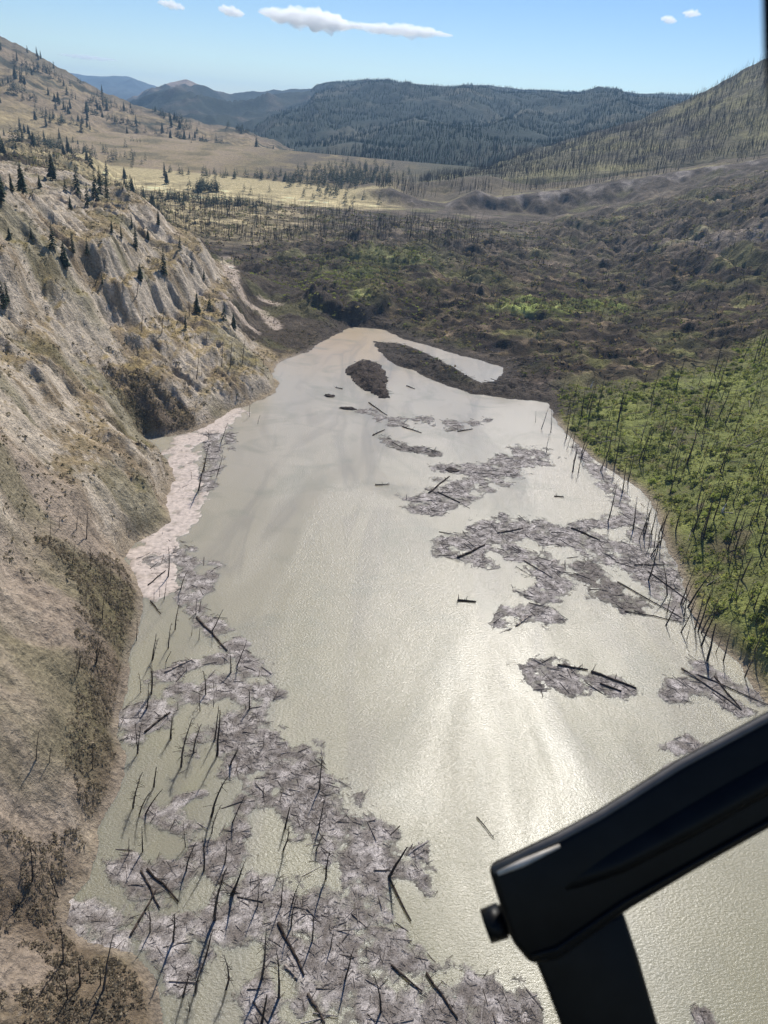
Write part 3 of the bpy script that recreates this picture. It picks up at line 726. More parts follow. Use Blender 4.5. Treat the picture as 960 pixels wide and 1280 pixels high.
LAND_L = crop([(108,810,110,680),(195,860,150,755),(210,1075,214,940),(268,1155,262,1050),(225,1200,228,1095),(345,1170,362,990),(335,1150,338,1065),(120,400,122,300),(163,410,167,345),
    (308,430,308,350),(180,660,180,630),(320,80,328,0),(255,120,270,50)], 0, 800, 2.667) + \
  crop([(175,510,180,420),(208,455,212,395),(305,490,310,390),(320,600,322,510),(390,640,393,560),(360,780,362,670),(255,580,265,500),(270,460,272,390),(340,935,348,850),(280,950,285,880),(480,850,490,770)], 0, 500, 2.824) + \
  crop([(485,520,492,445),(425,515,428,440),(555,495,557,455),(590,660,597,575),(605,650,607,610),(665,620,668,540),(690,625,697,535),(728,610,730,535),(620,540,622,485),(585,540,587,505),
    (568,470,568,400),(768,620,770,575),(790,618,792,575),(410,410,418,340)], 0, 200, 2.4)
def words(n, lo, hi): return 'short' if n < lo else ('tall' if n > hi else 'slender')
for k, (u, v, ut, vt) in enumerate(WATER_L):
    b = atz(u, v, 0); t = aty(ut, vt, b[1]); var = rnd.choice([0, 1, 1, 2, 3, 5, 5, 6, 7, 4])
    ln = float(np.hypot(ut - u, vt - v)); lean = (ut - u) / max(1, v - vt)
    how = 'leaning sharply' if lean > .35 else ('leaning' if lean > .18 else 'upright')
    br = {3: 'twiggy', 6: 'twiggy', 1: 'branched', 4: 'broken-topped'}.get(var, 'bare')
    zone = 'in pale scum below the tan bluff' if v < 660 else ('in the debris by the left shore' if v < 800 else ('in the midway left shallows' if v < 950 else
            ('in the green shallows beside the debris rafts' if v < 1100 else 'in the bottom debris raft')))
    snag(b, t, var, f'{words(ln, 26, 42)} {br} burnt snag {how} {zone}', 'burnt snags standing in the flooded left shallows', 1.25)
for k, (u, v, ut, vt) in enumerate(LAND_L):
    b = hit(u, v); t = aty(ut, vt, b[1]); var = rnd.choice([0, 2, 5, 7, 4, 1])
    b[2] = hz(b[0], b[1]) - .2
    ln = float(np.hypot(ut - u, vt - v))
    zone = 'on the golden slope above the far cove' if v < 520 else ('on the scrubby shelf of the left hillside' if v < 880 else 'on the scrub bank at the lower left corner')
    snag(b, t, var, f'{words(ln, 26, 40)} burnt snag {"leaning left " if ut < u - 8 else ""}standing {zone}', 'burnt snags on the left hillside', 1.0)
# right shore: in the water along the bank, then on the green slope
shoreR = [atz(*p)[:2] for p in [(692,522),(712,545),(740,572),(770,592),(800,612),(822,640),(830,668),(845,710),(860,745),(872,785),(900,808),(925,832),(945,858)]]
shoreR = np.array(shoreR); seg = np.r_[0, np.cumsum(np.linalg.norm(np.diff(shoreR, axis=0), axis=1))]
for k in range(58):
    s_ = rng.uniform(0, seg[-1]); off = abs(rng.normal(0, 6.5)) + .5
    p = np.array([np.interp(s_, seg, shoreR[:, 0]) - off, np.interp(s_, seg, shoreR[:, 1]) - off * .4])
    h = rng.uniform(4.5, 13); b = np.array([p[0], p[1], 0]); t = b + np.array([h * rng.normal(.03, .10), h * rng.normal(0, .08), h])
    u, v, _ = proj(b)
    zone = 'at the head of the green bank' if v < 590 else ('off the middle of the green bank' if v < 700 else 'off the near end of the green bank')
    snag(b, t, rnd.choice([0, 2, 2, 5, 7, 7, 4, 1]), f'{words(h, 7.5, 12)} burnt snag standing in water {zone}', 'burnt snags in the water along the right bank', 1.1)
cnt = 0
while cnt < 118:
    u, v = rng.uniform(690, 958), rng.uniform(395, 830)
    b = hit(u, v)
    if gat(rightb, b[0], b[1]) < .5 or b[1] > 360 or hz(b[0], b[1]) < .5: continue
    h = rng.uniform(6, 15) if v < 700 else rng.uniform(4, 11)
    if pn(b[0], b[1], 11, 471) < -.12: continue
    b[2] = hz(b[0], b[1]) - .2; t = b + np.array([h * rng.normal(.03, .06), h * rng.normal(0, .06), h])
    zone = 'at the top of the green bank' if v < 480 else ('amid the bright green growth' if v < 620 else 'on the lower green bank by the water')
    snag(b, t, rnd.choice([0, 2, 2, 5, 7, 7, 7, 4]), f'{words(h, 9, 12.5)} charred snag {zone}, {"toward the water" if u < 790 else ("mid-slope" if u < 880 else "near the right edge")}', 'charred snags on the green right bank', 1.0); cnt += 1
print('snags', round(time.time() - T0, 1))

# burnt woods too many to count: thin standing poles on the slump, terraces and far hills
def pole_wood(name, pts, hh, rr, label, mat=MAT_WOOD, lean=.06, k=3, parent=None):
    pts = np.asarray(pts); n = len(pts); h = rng.uniform(hh[0], hh[1], n)
    top = pts + np.stack([h * rng.normal(.02, lean, n), h * rng.normal(0, lean, n), h], -1)
    b = pts - np.array([0, 0, .5])
    r = rng.uniform(rr[0], rr[1], n)
    V, Fs = prisms(b, top, r, r * .3, k, False)
    return link(name, mesh_np(name, V, Fs, False), mat, kind='stuff', label=label, category='burnt wood')
def scatter(n, ok, xr, yr):
    out = []
    while len(out) < n:
        yy = np.sqrt(rng.uniform((yr[0] + 116) ** 2, (yr[1] + 116) ** 2, 4000)) - 116; xx = rng.uniform(xr[0], xr[1], 4000) * half(yy)
        mk = ok(xx, yy); out += list(np.stack([xx[mk], yy[mk], hz(xx[mk], yy[mk])], -1))
    return np.array(out[:n])
pole_wood('burnt_wood', scatter(650, lambda x, y: (gat(slide, x, y) > .6) & (pn(x, y, 60, 401) > .05), (-.75, .85), (430, 790)), (5, 13), (.12, .24), 'charred standing poles scattered over the landslide ground', lean=.18)
pole_wood('burnt_wood', scatter(1300, lambda x, y: (gat(wE, x, y) > .8) & (gat(dE, x, y) < -2) & (pn(x, y, 60, 405) > -.1) & (x > -40), (-.5, .9), (840, 1060)), (6, 14), (.18, .32), 'charred pole wood along the terrace rim')
pole_wood('burnt_wood', scatter(900, lambda x, y: (pn(x, y, 45, 411) > -.05) & (np.abs(gat(SD, x, y)) > 20), (-.42, .12), (600, 770)), (5, 12), (.14, .26), 'charred pole wood across the valley below the golden field')
pole_wood('burnt_wood', scatter(520, lambda x, y: (gat(rightb, x, y) > .5) & (gat(SD, x, y) > 1) & (pn(x, y, 15, 473) > -.1), (.1, .95), (150, 400)), (4, 11), (.07, .14), 'thicket of thin charred poles through the green bank', lean=.1)
def on_hill(P, n, b0, b1, ok=None, amin=0.0, amax=1.0):
    nr, nc = P.shape[:2]; out = np.zeros((0, 3))
    while len(out) < n:
        i = rng.uniform(b0, b1, 6000) * (nr - 2); j = rng.uniform(amin, amax, 6000) * (nc - 2)
        a, c = i.astype(int), j.astype(int); fi, fj = (i - a)[:, None], (j - c)[:, None]
        Q = P[a, c] * (1 - fi) * (1 - fj) + P[a + 1, c] * fi * (1 - fj) + P[a, c + 1] * (1 - fi) * fj + P[a + 1, c + 1] * fi * fj
        if ok is not None: Q = Q[ok(Q[:, 0], Q[:, 1])]
        out = np.concatenate([out, Q])
    return out[:n]
pole_wood('burnt_wood', on_hill(P_RIGHT, 9000, .06, 1.0, lambda x, y: pn(x, y, 50, 421) > -.35), (5, 12), (.16, .3), 'burnt pole forest covering the right hill')
pole_wood('burnt_wood', on_hill(P_FAR, 26000, .03, 1.0, lambda x, y: pn(x, y, 180, 425) > -.3), (4.5, 9), (.6, 1.2), 'dark forest on the flat-topped ridge', MAT_NEEDLE)
pole_wood('burnt_wood', on_hill(P_FAR, 2600, .0, .12), (8, 18), (.3, .6), 'charred pole wood at the foot of the flat-topped ridge')

# ------------------------------------------------------------------ conifers
def conifer_proto(seed, hgt=12.0, wid=2.3, n=150, sparse=0.0):
    r = random.Random(seed)
    tv, tf = prisms([(0, 0, -.6)], [(0, 0, hgt * .97)], [.22], [.03], 6)
    V = []; Fc = []
    for i in range(n):
        t = (i / n) ** .9; z = hgt * (.1 + .9 * t); a = i * 2.399 + r.uniform(-.5, .5)
        L = wid * (1 - t) ** .8 * r.uniform(.55, 1.2) + .18
        if r.random() < sparse: continue
        dx, dy = math.cos(a), math.sin(a); w_ = L * r.uniform(.22, .4) + .1; dr = L * r.uniform(.15, .5)
        o = len(V)
        V += [(dx * .05, dy * .05, z), (dx * L * .6 - dy * w_, dy * L * .6 + dx * w_, z - dr * .5 - .1), (dx * L, dy * L, z - dr), (dx * L * .6 + dy * w_, dy * L * .6 - dx * w_, z - dr * .5 - .1), (dx * L * .55, dy * L * .55, z - dr * .35 + .22 * L * .6)]
        Fc += [(o, o + 1, o + 4), (o + 1, o + 2, o + 4), (o + 2, o + 3, o + 4), (o + 3, o, o + 4)]
    me = mesh_np('conifer_crown', np.array(V), np.array(Fc), False)
    t = mesh_np('conifer_trunk', tv, tf); t.materials.append(MAT_BARK); me.materials.append(MAT_NEEDLE)
    return t, me
CON = [conifer_proto(11), conifer_proto(12, 12, 2.9, 170, .15), conifer_proto(13, 12, 1.8, 130, .1), conifer_proto(14, 12, 2.4, 110, .3)]
def conifer(p, h, var, label, group, wide=1.0):
    e = bpy.data.objects.new('conifer_tree', None); COL.objects.link(e)
    e.location = p; s = h / 12; e.scale = (s * wide, s * wide, s); e.rotation_euler = (rnd.uniform(-.03, .03), rnd.uniform(-.03, .03), rnd.uniform(0, 6.28))
    e['label'] = label; e['category'] = 'conifer'; e['group'] = group
    for nm, me in (('trunk', CON[var][0]), ('crown', CON[var][1])):
        o = bpy.data.objects.new(nm, me); COL.objects.link(o); o.parent = e
NEARC = [(28,242,30),(1,252,36),(15,240,18),(66,226,28),(97,244,30),(120,252,34),(126,242,28),(134,250,26),(82,240,16),(110,258,24),(67,312,30),(82,337,30),(92,318,24),(110,322,20),(165,285,15),
         (170,312,26),(176,352,20),(205,345,30),(198,282,16),(225,312,16),(262,388,20),(246,392,24),(280,402,24),(292,412,20),(232,412,18),(40,300,16),(12,300,14),(140,292,14),(152,300,15),
         (185,300,12),(255,350,14),(6,386,30),(10,378,22),(240,338,14),(128,356,12),(50,236,14),(88,262,14)]
for u, v, hp in NEARC:
    b = hit(u, v); D = np.linalg.norm(b - CAM); b[2] = hz(b[0], b[1]) - .2
    zone = 'on the grassy plateau above the hoodoo cliffs' if v < 262 else ('against the fluted silt cliff' if v < 325 else 'on the slope above the far cove')
    conifer(b, hp * D / F * 1.05, rnd.randrange(4), f'{words(hp, 17, 27)} dark conifer standing {zone}', 'conifers on the left bluff', .9)
pl = np.concatenate([on_hill(P_LEFT, 120, .02, .6, lambda x, y: pn(x, y, 90, 431) > .05, .12), on_hill(P_LEFT, 50, .5, .97, lambda x, y: pn(x, y, 60, 433) > .1, .1, .7)])
for k, p in enumerate(pl):
    h = rng.uniform(9, 19); u, v, _ = proj(p)
    conifer(p - np.array([0, 0, .4]), h, rnd.randrange(4), f'{"taller" if h > 14 else "small"} dark conifer on the {"upper" if v < 130 else ("middle" if v < 165 else "lower")} dry hill, {"by the left edge" if u < 70 else ("above the plateau trees" if u < 150 else ("above the golden field" if u < 240 else "toward the hill foot"))}', 'conifers dotted over the dry hill', 1.15)
vp = scatter(46, lambda x, y: pn(x, y, 50, 437) > .0, (-.85, -.42), (560, 900))
for p in vp:
    u, v, _ = proj(p); h = rng.uniform(8, 17)
    conifer(p - np.array([0, 0, .3]), h, rnd.randrange(4), f'{"taller" if h > 12.5 else "small"} dark conifer on the bench {"behind the plateau" if u < 90 else ("left of the golden field" if u < 170 else "beside the golden field")}', 'conifers on the valley bench', 1.1)
def wood_mass(name, P, h, label):                       # groves that read as one mass
    V0 = np.array([v.co[:] for v in CON[3][1].vertices]); F0 = np.array([p.vertices[:] for p in CON[3][1].polygons])
    keep = rng.permutation(len(F0))[:120]; F0 = F0[keep]; us, inv = np.unique(F0, return_inverse=True); V0 = V0[us]; F0 = inv.reshape(-1, 3)
    n = len(P); s = rng.uniform(h[0], h[1], n) / 12; a = rng.uniform(0, 6.28, n)
    ca, sa = np.cos(a), np.sin(a)
    X_ = (V0[None, :, 0] * ca[:, None] - V0[None, :, 1] * sa[:, None]) * s[:, None] * 1.5 + P[:, None, 0]
    Y_ = (V0[None, :, 0] * sa[:, None] + V0[None, :, 1] * ca[:, None]) * s[:, None] * 1.5 + P[:, None, 1]
    Z_ = V0[None, :, 2] * s[:, None] + P[:, None, 2]
    Fa = (F0[None] + (np.arange(n) * len(V0))[:, None, None]).reshape(-1, 3)
    return link(name, mesh_np(name, np.stack([X_, Y_, Z_], -1).reshape(-1, 3), Fa, False), MAT_NEEDLE, kind='stuff', label=label, category='conifer wood')
wood_mass('conifer_wood', on_hill(P_LEFT, 420, .25, .95, lambda x, y: pn(x, y, 75, 441) > .28, .1, .9), (8, 16), 'dark conifer groves patched over the dry hill')
wood_mass('conifer_wood', on_hill(P_LEFT, 240, .02, .3, lambda x, y: pn(x, y, 60, 443) > .1, .55, 1.0), (8, 16), 'dark conifer wood at the right foot of the dry hill')
def belt(pts, n, jx, jy):
    W = np.array([hit(*p) for p in pts]); t = rng.uniform(0, len(W) - 1, n); i = np.minimum(t.astype(int), len(W) - 2); f = (t - i)[:, None]
    P = W[i] * (1 - f) + W[i + 1] * f if len(W) > 1 else np.repeat(W, n, 0)
    P = P + rng.normal(0, 1, (n, 3)) * np.array([jx, jy, 0]); P[:, 1] = np.clip(P[:, 1], 300, 1280); P[:, 2] = hz(P[:, 0], P[:, 1]) - .3; return P
wood_mass('conifer_wood', belt([(165,240),(215,248),(262,254),(330,258)], 130, 12, 14), (5, 11), 'dark tree belt along the near edge of the golden field')
wood_mass('conifer_wood', belt([(246,238),(268,240)], 34, 7, 12), (9, 15), 'dark tree clump standing out into the golden field')
wood_mass('conifer_wood', belt([(190,214),(250,219),(330,222),(385,228)], 60, 10, 12), (6, 11), 'dark tree belt behind the golden field')
wood_mass('conifer_wood', belt([(395,232),(430,222),(475,224)], 330, 26, 70), (7, 13), 'dark wood covering the rise right of the golden field')
wood_mass('conifer_wood', belt([(20,178),(90,190),(140,205)], 110, 26, 45), (8, 15), 'dark conifers massed on the bench behind the plateau')
print('trees', round(time.time() - T0, 1))

# ------------------------------------------------------------------ ground cover
def tufts(name, P, r, nf, cols, label, flat=.75, mat=MAT_LEAF, cat='scrub'):
    n = len(P); rad = rng.uniform(r[0], r[1], n)
    a = rng.uniform(0, 6.28, (n, nf)); q = np.sqrt(rng.uniform(0, 1, (n, nf))); hgt = (1 - q ** 2) ** .5 * flat
    c = np.stack([q * np.cos(a), q * np.sin(a), hgt * rng.uniform(.5, 1, (n, nf))], -1) * rad[:, None, None] + P[:, None]
    d1 = rng.normal(0, 1, (n, nf, 3)); d1 /= np.linalg.norm(d1, axis=-1, keepdims=True)
    d2 = np.cross(d1, rng.normal(0, 1, (n, nf, 3))); d2 /= np.linalg.norm(d2, axis=-1, keepdims=True)
    sz = (rad[:, None] * rng.uniform(.3, .6, (n, nf)))[..., None]
    V = np.stack([c + d1 * sz, c - d1 * sz * .5 + d2 * sz * .8, c - d1 * sz * .5 - d2 * sz * .8], 2).reshape(-1, 3)
    me = mesh_np(name, V, np.arange(len(V)).reshape(-1, 3), False)
    cols = np.array(cols); ci = cols[rng.integers(0, len(cols), n)] * rng.uniform(.65, 1.35, (n, 1))
    colattr(me, np.repeat(ci, nf * 3, 0))
    return link(name, me, mat, kind='stuff', label=label, category=cat)
ok_l = lambda x, y: (gat(leftm, x, y) > .5) & (gat(SD, x, y) > .8)
def dark_ok(x, y): 
    cc = np.stack([gat(C[..., k], x, y) for k in range(3)], -1).sum(-1); return ok_l(x, y) & (cc < .38) & (pn(x, y, 5, 451) > -.2)
tufts('scrub', scatter(6500, lambda x, y: ok_l(x, y) & (gat(SHELF, x, y) > .35) & (pn(x, y, 4, 451) > -.2), (-.95, .05), (50, 300)), (.18, .55), 8, [(.23, .19, .13), (.28, .235, .165), (.17, .14, .098), (.34, .28, .195)], 'grey-brown sagebrush scrub on the left shore shelf')
tufts('scrub', scatter(6500, lambda x, y: ok_l(x, y) & (pn(x, y, 14, 453) > -.15) & (gat(cliff, x, y) < .45), (-.95, .05), (120, 460)), (.2, .8), 8, [(.16, .14, .085), (.20, .165, .10), (.11, .10, .062)], 'dry scrub dotted over the left hillside')
tufts('undergrowth', scatter(20000, lambda x, y: (gat(rightb, x, y) > .4) & (gat(SD, x, y) > .5) & (pn(x, y, 9, 455) + .5 * pn(x, y, 30, 456) > -.22), (.05, .95), (110, 400)), (.25, .85), 9,
      [(.27, .30, .065), (.21, .24, .055), (.33, .34, .09), (.15, .17, .05), (.34, .31, .12)], 'bright green undergrowth covering the right bank', cat='undergrowth')
tufts('undergrowth', scatter(1000, lambda x, y: (gat(rightb, x, y) > .5) & (gat(SD, x, y) > 1.5) & (pn(x, y, 20, 461) > 0), (.05, .95), (110, 400)), (.6, 1.5), 30,
      [(.24, .28, .06), (.18, .21, .05), (.30, .32, .09), (.14, .16, .045)], 'taller green shrubs clumped on the right bank', .9, cat='shrubs')
gb = [hit(u, v) for u, v in [(440,340),(500,330),(400,345),(520,315),(440,365),(700,382),(670,385),(745,378),(410,330),(470,350)]]
gp = np.concatenate([np.array([b]) + rng.normal(0, 1, (300, 3)) * np.array([20, 12, 0]) for b in gb]); gp = gp[(gat(SD, gp[:, 0], gp[:, 1]) > 6) & (pn(gp[:, 0], gp[:, 1], 9, 463) > -.2)]; gp[:, 2] = hz(gp[:, 0], gp[:, 1])
tufts('undergrowth', gp, (.4, 1.3), 8, [(.22, .25, .06), (.16, .17, .05), (.28, .29, .08), (.12, .10, .05)], 'fresh green growth on the knoll and slump crests', cat='undergrowth')
tufts('scrub', scatter(15000, lambda x, y: (gat(slide, x, y) > .5) & (gat(SD, x, y) > 3) & (pn(x, y, 22, 457) > -.1), (-.7, .95), (330, 790)), (.4, 1.7), 6,
      [(.17, .155, .055), (.23, .195, .08), (.08, .06, .038), (.27, .20, .115), (.045, .034, .025), (.15, .17, .05)], 'olive and brown torn brush over the landslide ground')
# trunks thrown down over the bank and the slump
fr_ = scatter(420, lambda x, y: (gat(rightb, x, y) > .5) & (gat(SD, x, y) > 1), (.05, .95), (110, 380))
an = rng.uniform(0, 6.28, len(fr_)); Ln = rng.uniform(3, 10, len(fr_)); dv = np.stack([np.cos(an) * Ln / 2, np.sin(an) * Ln / 2, 0 * an], -1)
f0 = fr_ - dv; f1_ = fr_ + dv; f0[:, 2] = hz(f0[:, 0], f0[:, 1]) + .25; f1_[:, 2] = hz(f1_[:, 0], f1_[:, 1]) + .25
V, Fs = prisms(f0, f1_, rng.uniform(.09, .17, len(fr_)), .06, 4)
me = mesh_np('fallen_timber', V, Fs, False)
colattr(me, np.repeat(np.array([(.06, .05, .042), (.12, .10, .085), (.28, .24, .20)])[rng.integers(0, 3, len(fr_))], 8, 0)); link('fallen_timber', me, MAT_DRIFT, kind='stuff', label='grey fallen poles lying through the green bank', category='timber')
fl = scatter(4200, lambda x, y: (gat(slide, x, y) > .5) & (gat(SD, x, y) > 1) & (pn(x, y, 30, 459) > -.25), (-.7, .95), (320, 780))
an = rng.normal(.25, .7, len(fl)); Ln = rng.uniform(2, 9, len(fl)); dv = np.stack([np.cos(an) * Ln / 2, np.sin(an) * Ln / 2, rng.normal(0, .06, len(fl)) * Ln], -1)
f0 = fl - dv; f1_ = fl + dv; f0[:, 2] = np.maximum(f0[:, 2], hz(f0[:, 0], f0[:, 1])) + .15; f1_[:, 2] = np.maximum(f1_[:, 2], hz(f1_[:, 0], f1_[:, 1])) + .15
V, Fs = prisms(f0, f1_, rng.uniform(.1, .2, len(fl)), .07, 4)
me = mesh_np('fallen_trunks', V, Fs, False)
tn = np.array([(.05, .04, .034), (.09, .075, .06), (.20, .16, .125), (.035, .03, .026)])[rng.integers(0, 4, len(fl))]
colattr(me, np.repeat(tn, 8, 0)); link('fallen_timber', me, MAT_DRIFT, kind='stuff', label='jumbled fallen timber across the landslide ground', category='timber')
print('cover', round(time.time() - T0, 1))

ps = scatter(700, lambda x, y: (gat(SDI, x, y) < -.5) | ((np.abs(gat(SD, x, y)) < 16) & (gat(SD, x, y) > .5) & (x > -45) & (y > 290)), (-.3, .4), (270, 420))
an = rng.normal(.2, .8, len(ps)); Ln = rng.uniform(1.2, 5, len(ps)); dv = np.stack([np.cos(an) * Ln / 2, np.sin(an) * Ln / 2, rng.normal(0, .08, len(ps)) * Ln], -1)
V, Fs = prisms(ps - dv + np.array([0, 0, .25]), ps + dv + np.array([0, 0, .3]), rng.uniform(.07, .15, len(ps)), .06, 4)
me = mesh_np('fallen_timber', V, Fs, False)
colattr(me, np.repeat(np.array([(.05, .04, .033), (.11, .088, .07), (.24, .2, .16), (.14, .12, .06)])[rng.integers(0, 4, len(ps))], 8, 0)); link('fallen_timber', me, MAT_DRIFT, kind='stuff', label='torn branches over the mud spit and island', category='timber')
# ------------------------------------------------------------------ floating debris rafts
g = NG('drift_raft')
pos = g.obj(); at = g.n('Attribute', attribute_name='tint').outputs['Color']
sm = g.n('Mapping', {'Vector': pos, 'Rotation': (0, 0, .5), 'Scale': (1, 2.2, 1)})
v1 = g.n('TexVoronoi', {'Vector': sm.outputs[0], 'Scale': 1.6, 'Randomness': 1.0}); f1 = g.noise(pos, 5.0, 6, .75); f2 = g.noise(pos, .9, 5, .65)
f3 = g.noise(pos, 14.0, 4, .7)
c = g.mix(1.0, at, g.ramp(f3, [(.34, .25), (.5, .95), (.66, 1.6)]), 'MULTIPLY')
c = g.mix(.8, c, g.ramp(f1, [(.36, .35), (.62, 1.4)]), 'MULTIPLY')
c = g.mix(.5, c, g.ramp(f2, [(.35, .5), (.65, 1.3)]), 'MULTIPLY')
bb = g.n('Bump', {'Height': g.math('ADD', f1, v1.outputs['Distance']), 'Strength': .5, 'Distance': .06}).outputs[0]
MAT_RAFT = g.done(g.n('BsdfPrincipled', {'Base Color': c, 'Roughness': .8, 'Specular IOR Level': .25, 'Normal': bb}).outputs[0])
MAT_SILT = tinted('wet_pale_silt', .5, .3, .9, .3)
PAL_S = np.array([(.10, .08, .066), (.16, .132, .112), (.25, .212, .185), (.38, .33, .295), (.06, .048, .04)])
def raft_tint(c, flat): return c * np.array([.52, .48, .44]) if flat else c
def raft(strokes, label, tone=0.0, stick=1.3, seed=0, flow=None, gap=.35, flat=False, slen=(.2, 2.0), group='floating debris rafts'):
    W = [(np.array([atz(u, v)[:2] for u, v in pts]), r) for pts, r in strokes]
    if not flat: W = [(a_, r_ * 1.12) for a_, r_ in W]
    allp = np.concatenate([w_[0] for w_ in W]); rm = max(r for _, r in W) * 1.7
    x0, y0 = allp.min(0) - rm; x1, y1 = allp.max(0) + rm
    D = np.hypot(y0 + y1, 200) / 2; stp = float(np.clip(D / 330, .28, .9))
    xs = np.arange(x0, x1, stp); ys = np.arange(y0, y1, stp * 1.2); XX, YY = np.meshgrid(xs, ys)
    def field(xx, yy):
        f = np.full(np.shape(xx), -1e9)
        for P_, r in W: f = np.maximum(f, 1 - line_d(xx, yy, P_) / r)
        return np.clip(f, -9, .45) + 1.15 * fbm(xx / 6, yy / 6, 5, 500 + seed, .62) - gap * 1.35 * ss(.0, .5, fbm(xx / 5, yy / 5, 3, 540 + seed)) - .05
    fld = field(XX, YY)
    h = np.clip(fld + .12, -.35, .3) * .18 + (.02 if flat else .07) * fbm(XX / .7, YY / .7, 3, 520 + seed) + (0 if flat else .05) * np.clip(fbm(XX / 2.2, YY / 2.2, 3, 523 + seed), 0, 1)
    h = np.where(fld < -.28, -.5, h)
    n = fbm(XX / 2.6, YY / 2.6, 4, 531 + seed); n_ = noise(XX / .7, YY / .7, 535 + seed)
    c = np.ones(XX.shape + (3,)) * np.array([.30, .265, .24])
    c = mixc(c, ss(-.1, .5, n + .35 * n_ - tone * .3) * (.85 - tone * .5), (.58, .52, .48))
    c = mixc(c, np.clip(ss(.0, .5, -n + .3 * n_ + tone * .5) * .8 + tone * .3, 0, 1), (.15, .125, .105))
    c = mixc(c, ss(.22, -.12, fld) * .8, (.62, .55, .47) if flat else (.235, .215, .165))
    I = np.arange(XX.size).reshape(XX.shape)
    q = np.stack([I[:-1, :-1], I[:-1, 1:], I[1:, 1:], I[1:, :-1]], -1).reshape(-1, 4)
    hq_ = h.ravel()[q].max(1) > -.06; q = q[hq_]
    us, inv = np.unique(q, return_inverse=True)
    V1 = np.stack([XX, YY, h], -1).reshape(-1, 3)[us]; c1 = c.reshape(-1, 3)[us]
    # sticks
    area = (fld > 0).sum() * stp * stp * 1.2; ns = int(area * stick * 3.4 * min(1, 150 / D))
    sx_ = rng.uniform(x0, x1, ns * 6); sy_ = rng.uniform(y0, y1, ns * 6); kk = field(sx_, sy_) > rng.uniform(-.42, .35, ns * 6)
    sx_, sy_ = sx_[kk][:ns], sy_[kk][:ns]; ns = len(sx_)
    fa_ = 1.2 if flow is None else flow
    an = fa_ + rng.normal(0, 1.0, ns); L = np.exp(rng.normal(math.log(.36), .62, ns)) * (.45 + D / 210); L = np.where(rng.random(ns) < .07, L * 2.8, L); L = np.clip(L, .18, 1.8 + D / 60)
    dv = np.stack([np.cos(an) * L / 2, np.sin(an) * L / 2, rng.normal(0, .05, ns) * L], -1)
    cc = np.stack([sx_, sy_, np.full(ns, .06) + rng.uniform(0, .14, ns)], -1)
    rad = np.minimum(L * rng.uniform(.012, .035, ns) + .018, .13)
    V2, F2 = prisms(cc - dv, cc + dv, rad, rad * .7, 4)
    pi = rng.choice(5, ns, p=[.22, .3, .27, .13, .08]); c2 = np.repeat(PAL_S[pi], 8, 0)
    V, Fs = joinm([(V1, [inv.reshape(-1, 4)]), (V2, F2)])
    me = mesh_np('debris_raft', V, Fs, False); sf = np.zeros(len(me.polygons), bool); sf[:len(q)] = True; me.polygons.foreach_set('use_smooth', sf); colattr(me, np.concatenate([raft_tint(c1, flat), c2]))
    return link('debris_raft', me, MAT_SILT if flat else MAT_RAFT, kind='stuff', label=label, category='debris', group=group)
raft([([(205,700),(232,690),(250,715),(238,750)], 3.2), ([(225,745),(265,785),(300,812),(320,838),(335,868)], 2.2)], 'scum and driftwood ribbon along the upper left shallows', .1, 1.2, 1, 1.0)
raft([([(172,905),(200,880),(240,866),(290,858),(318,882)], 3.4), ([(195,850),(240,830),(300,822)], 1.8)], 'driftwood band across the flooded shallows midway down the left shore', .1, 1.3, 2, .3)
raft([([(275,925),(320,940),(360,955),(392,985),(380,1005)], 4.6), ([(285,900),(330,925)], 3.0), ([(340,985),(372,1012)], 3.2)], 'dark driftwood raft in the middle of the left shallows', .35, 1.6, 3, -.5)
raft([([(405,1010),(440,1040),(470,1060),(505,1078)], 3.6), ([(430,1075),(455,1110),(450,1125)], 3.2), ([(410,1040),(420,1085)], 2.5)], 'triangular driftwood raft beside the open water', .2, 1.6, 4, -.5)
raft([([(168,1085),(205,1090),(250,1078),(290,1068)], 2.6), ([(300,1040),(305,1000)], 1.4), ([(165,1085),(180,1110)], 2.4)], 'dark wet driftwood strip in the green shallows', .55, 1.2, 5, .3)
raft([([(190,1022),(235,1032)], 1.7), ([(225,1000),(250,990)], 1.0)], 'small driftwood clump between the standing snags', .3, 1.2, 6, .3)
raft([([(95,1150),(150,1165),(215,1160),(270,1150),(330,1125),(370,1135)], 3.6), ([(200,1180),(250,1190),(230,1215)], 2.2), ([(320,1105),(350,1115)], 2.0)], 'mud-caked debris raft against the lower left bank', .15, 1.2, 7, .4)
raft([([(345,1140),(385,1160),(420,1190),(470,1205),(520,1240),(570,1265),(640,1290)], 4.2), ([(420,1215),(450,1260),(520,1285)], 4.2), ([(380,1180),(400,1230),(390,1290)], 2.6), ([(320,1240),(335,1290)], 2.0)],
     'broad log-strewn debris raft along the bottom edge', .3, 1.5, 8, -.6)
raft([([(664,1250),(672,1300)], 1.6)], 'dark debris clump beside the window frame', .7, 1.6, 9, .9)
raft([([(880,1268),(890,1300)], 1.3)], 'small debris clump seen below the window rail', .7, 1.3, 10, .9)
raft([([(290,515),(245,545),(225,565),(232,600),(222,640),(200,675),(182,700),(195,730)], 5.0)], 'pale pinkish scum along the left shore below the bluff', -2.5, .05, 11, 1.2, .1, True)
raft([([(262,545),(270,580),(255,610)], 2.4), ([(285,535),(290,560)], 1.5)], 'twiggy debris patch around snags off the bluff', .2, 1.0, 12, 1.2)
raft([([(462,515),(490,528),(535,525),(565,530)], 3.6), ([(560,535),(610,525)], 2.2)], 'loose sticks floating near the head of the lake', .5, .8, 13, -.3, .8)
raft([([(482,548),(505,560),(545,566)], 2.8)], 'dark brush raft near the head of the lake', .9, 1.6, 14, -.2)
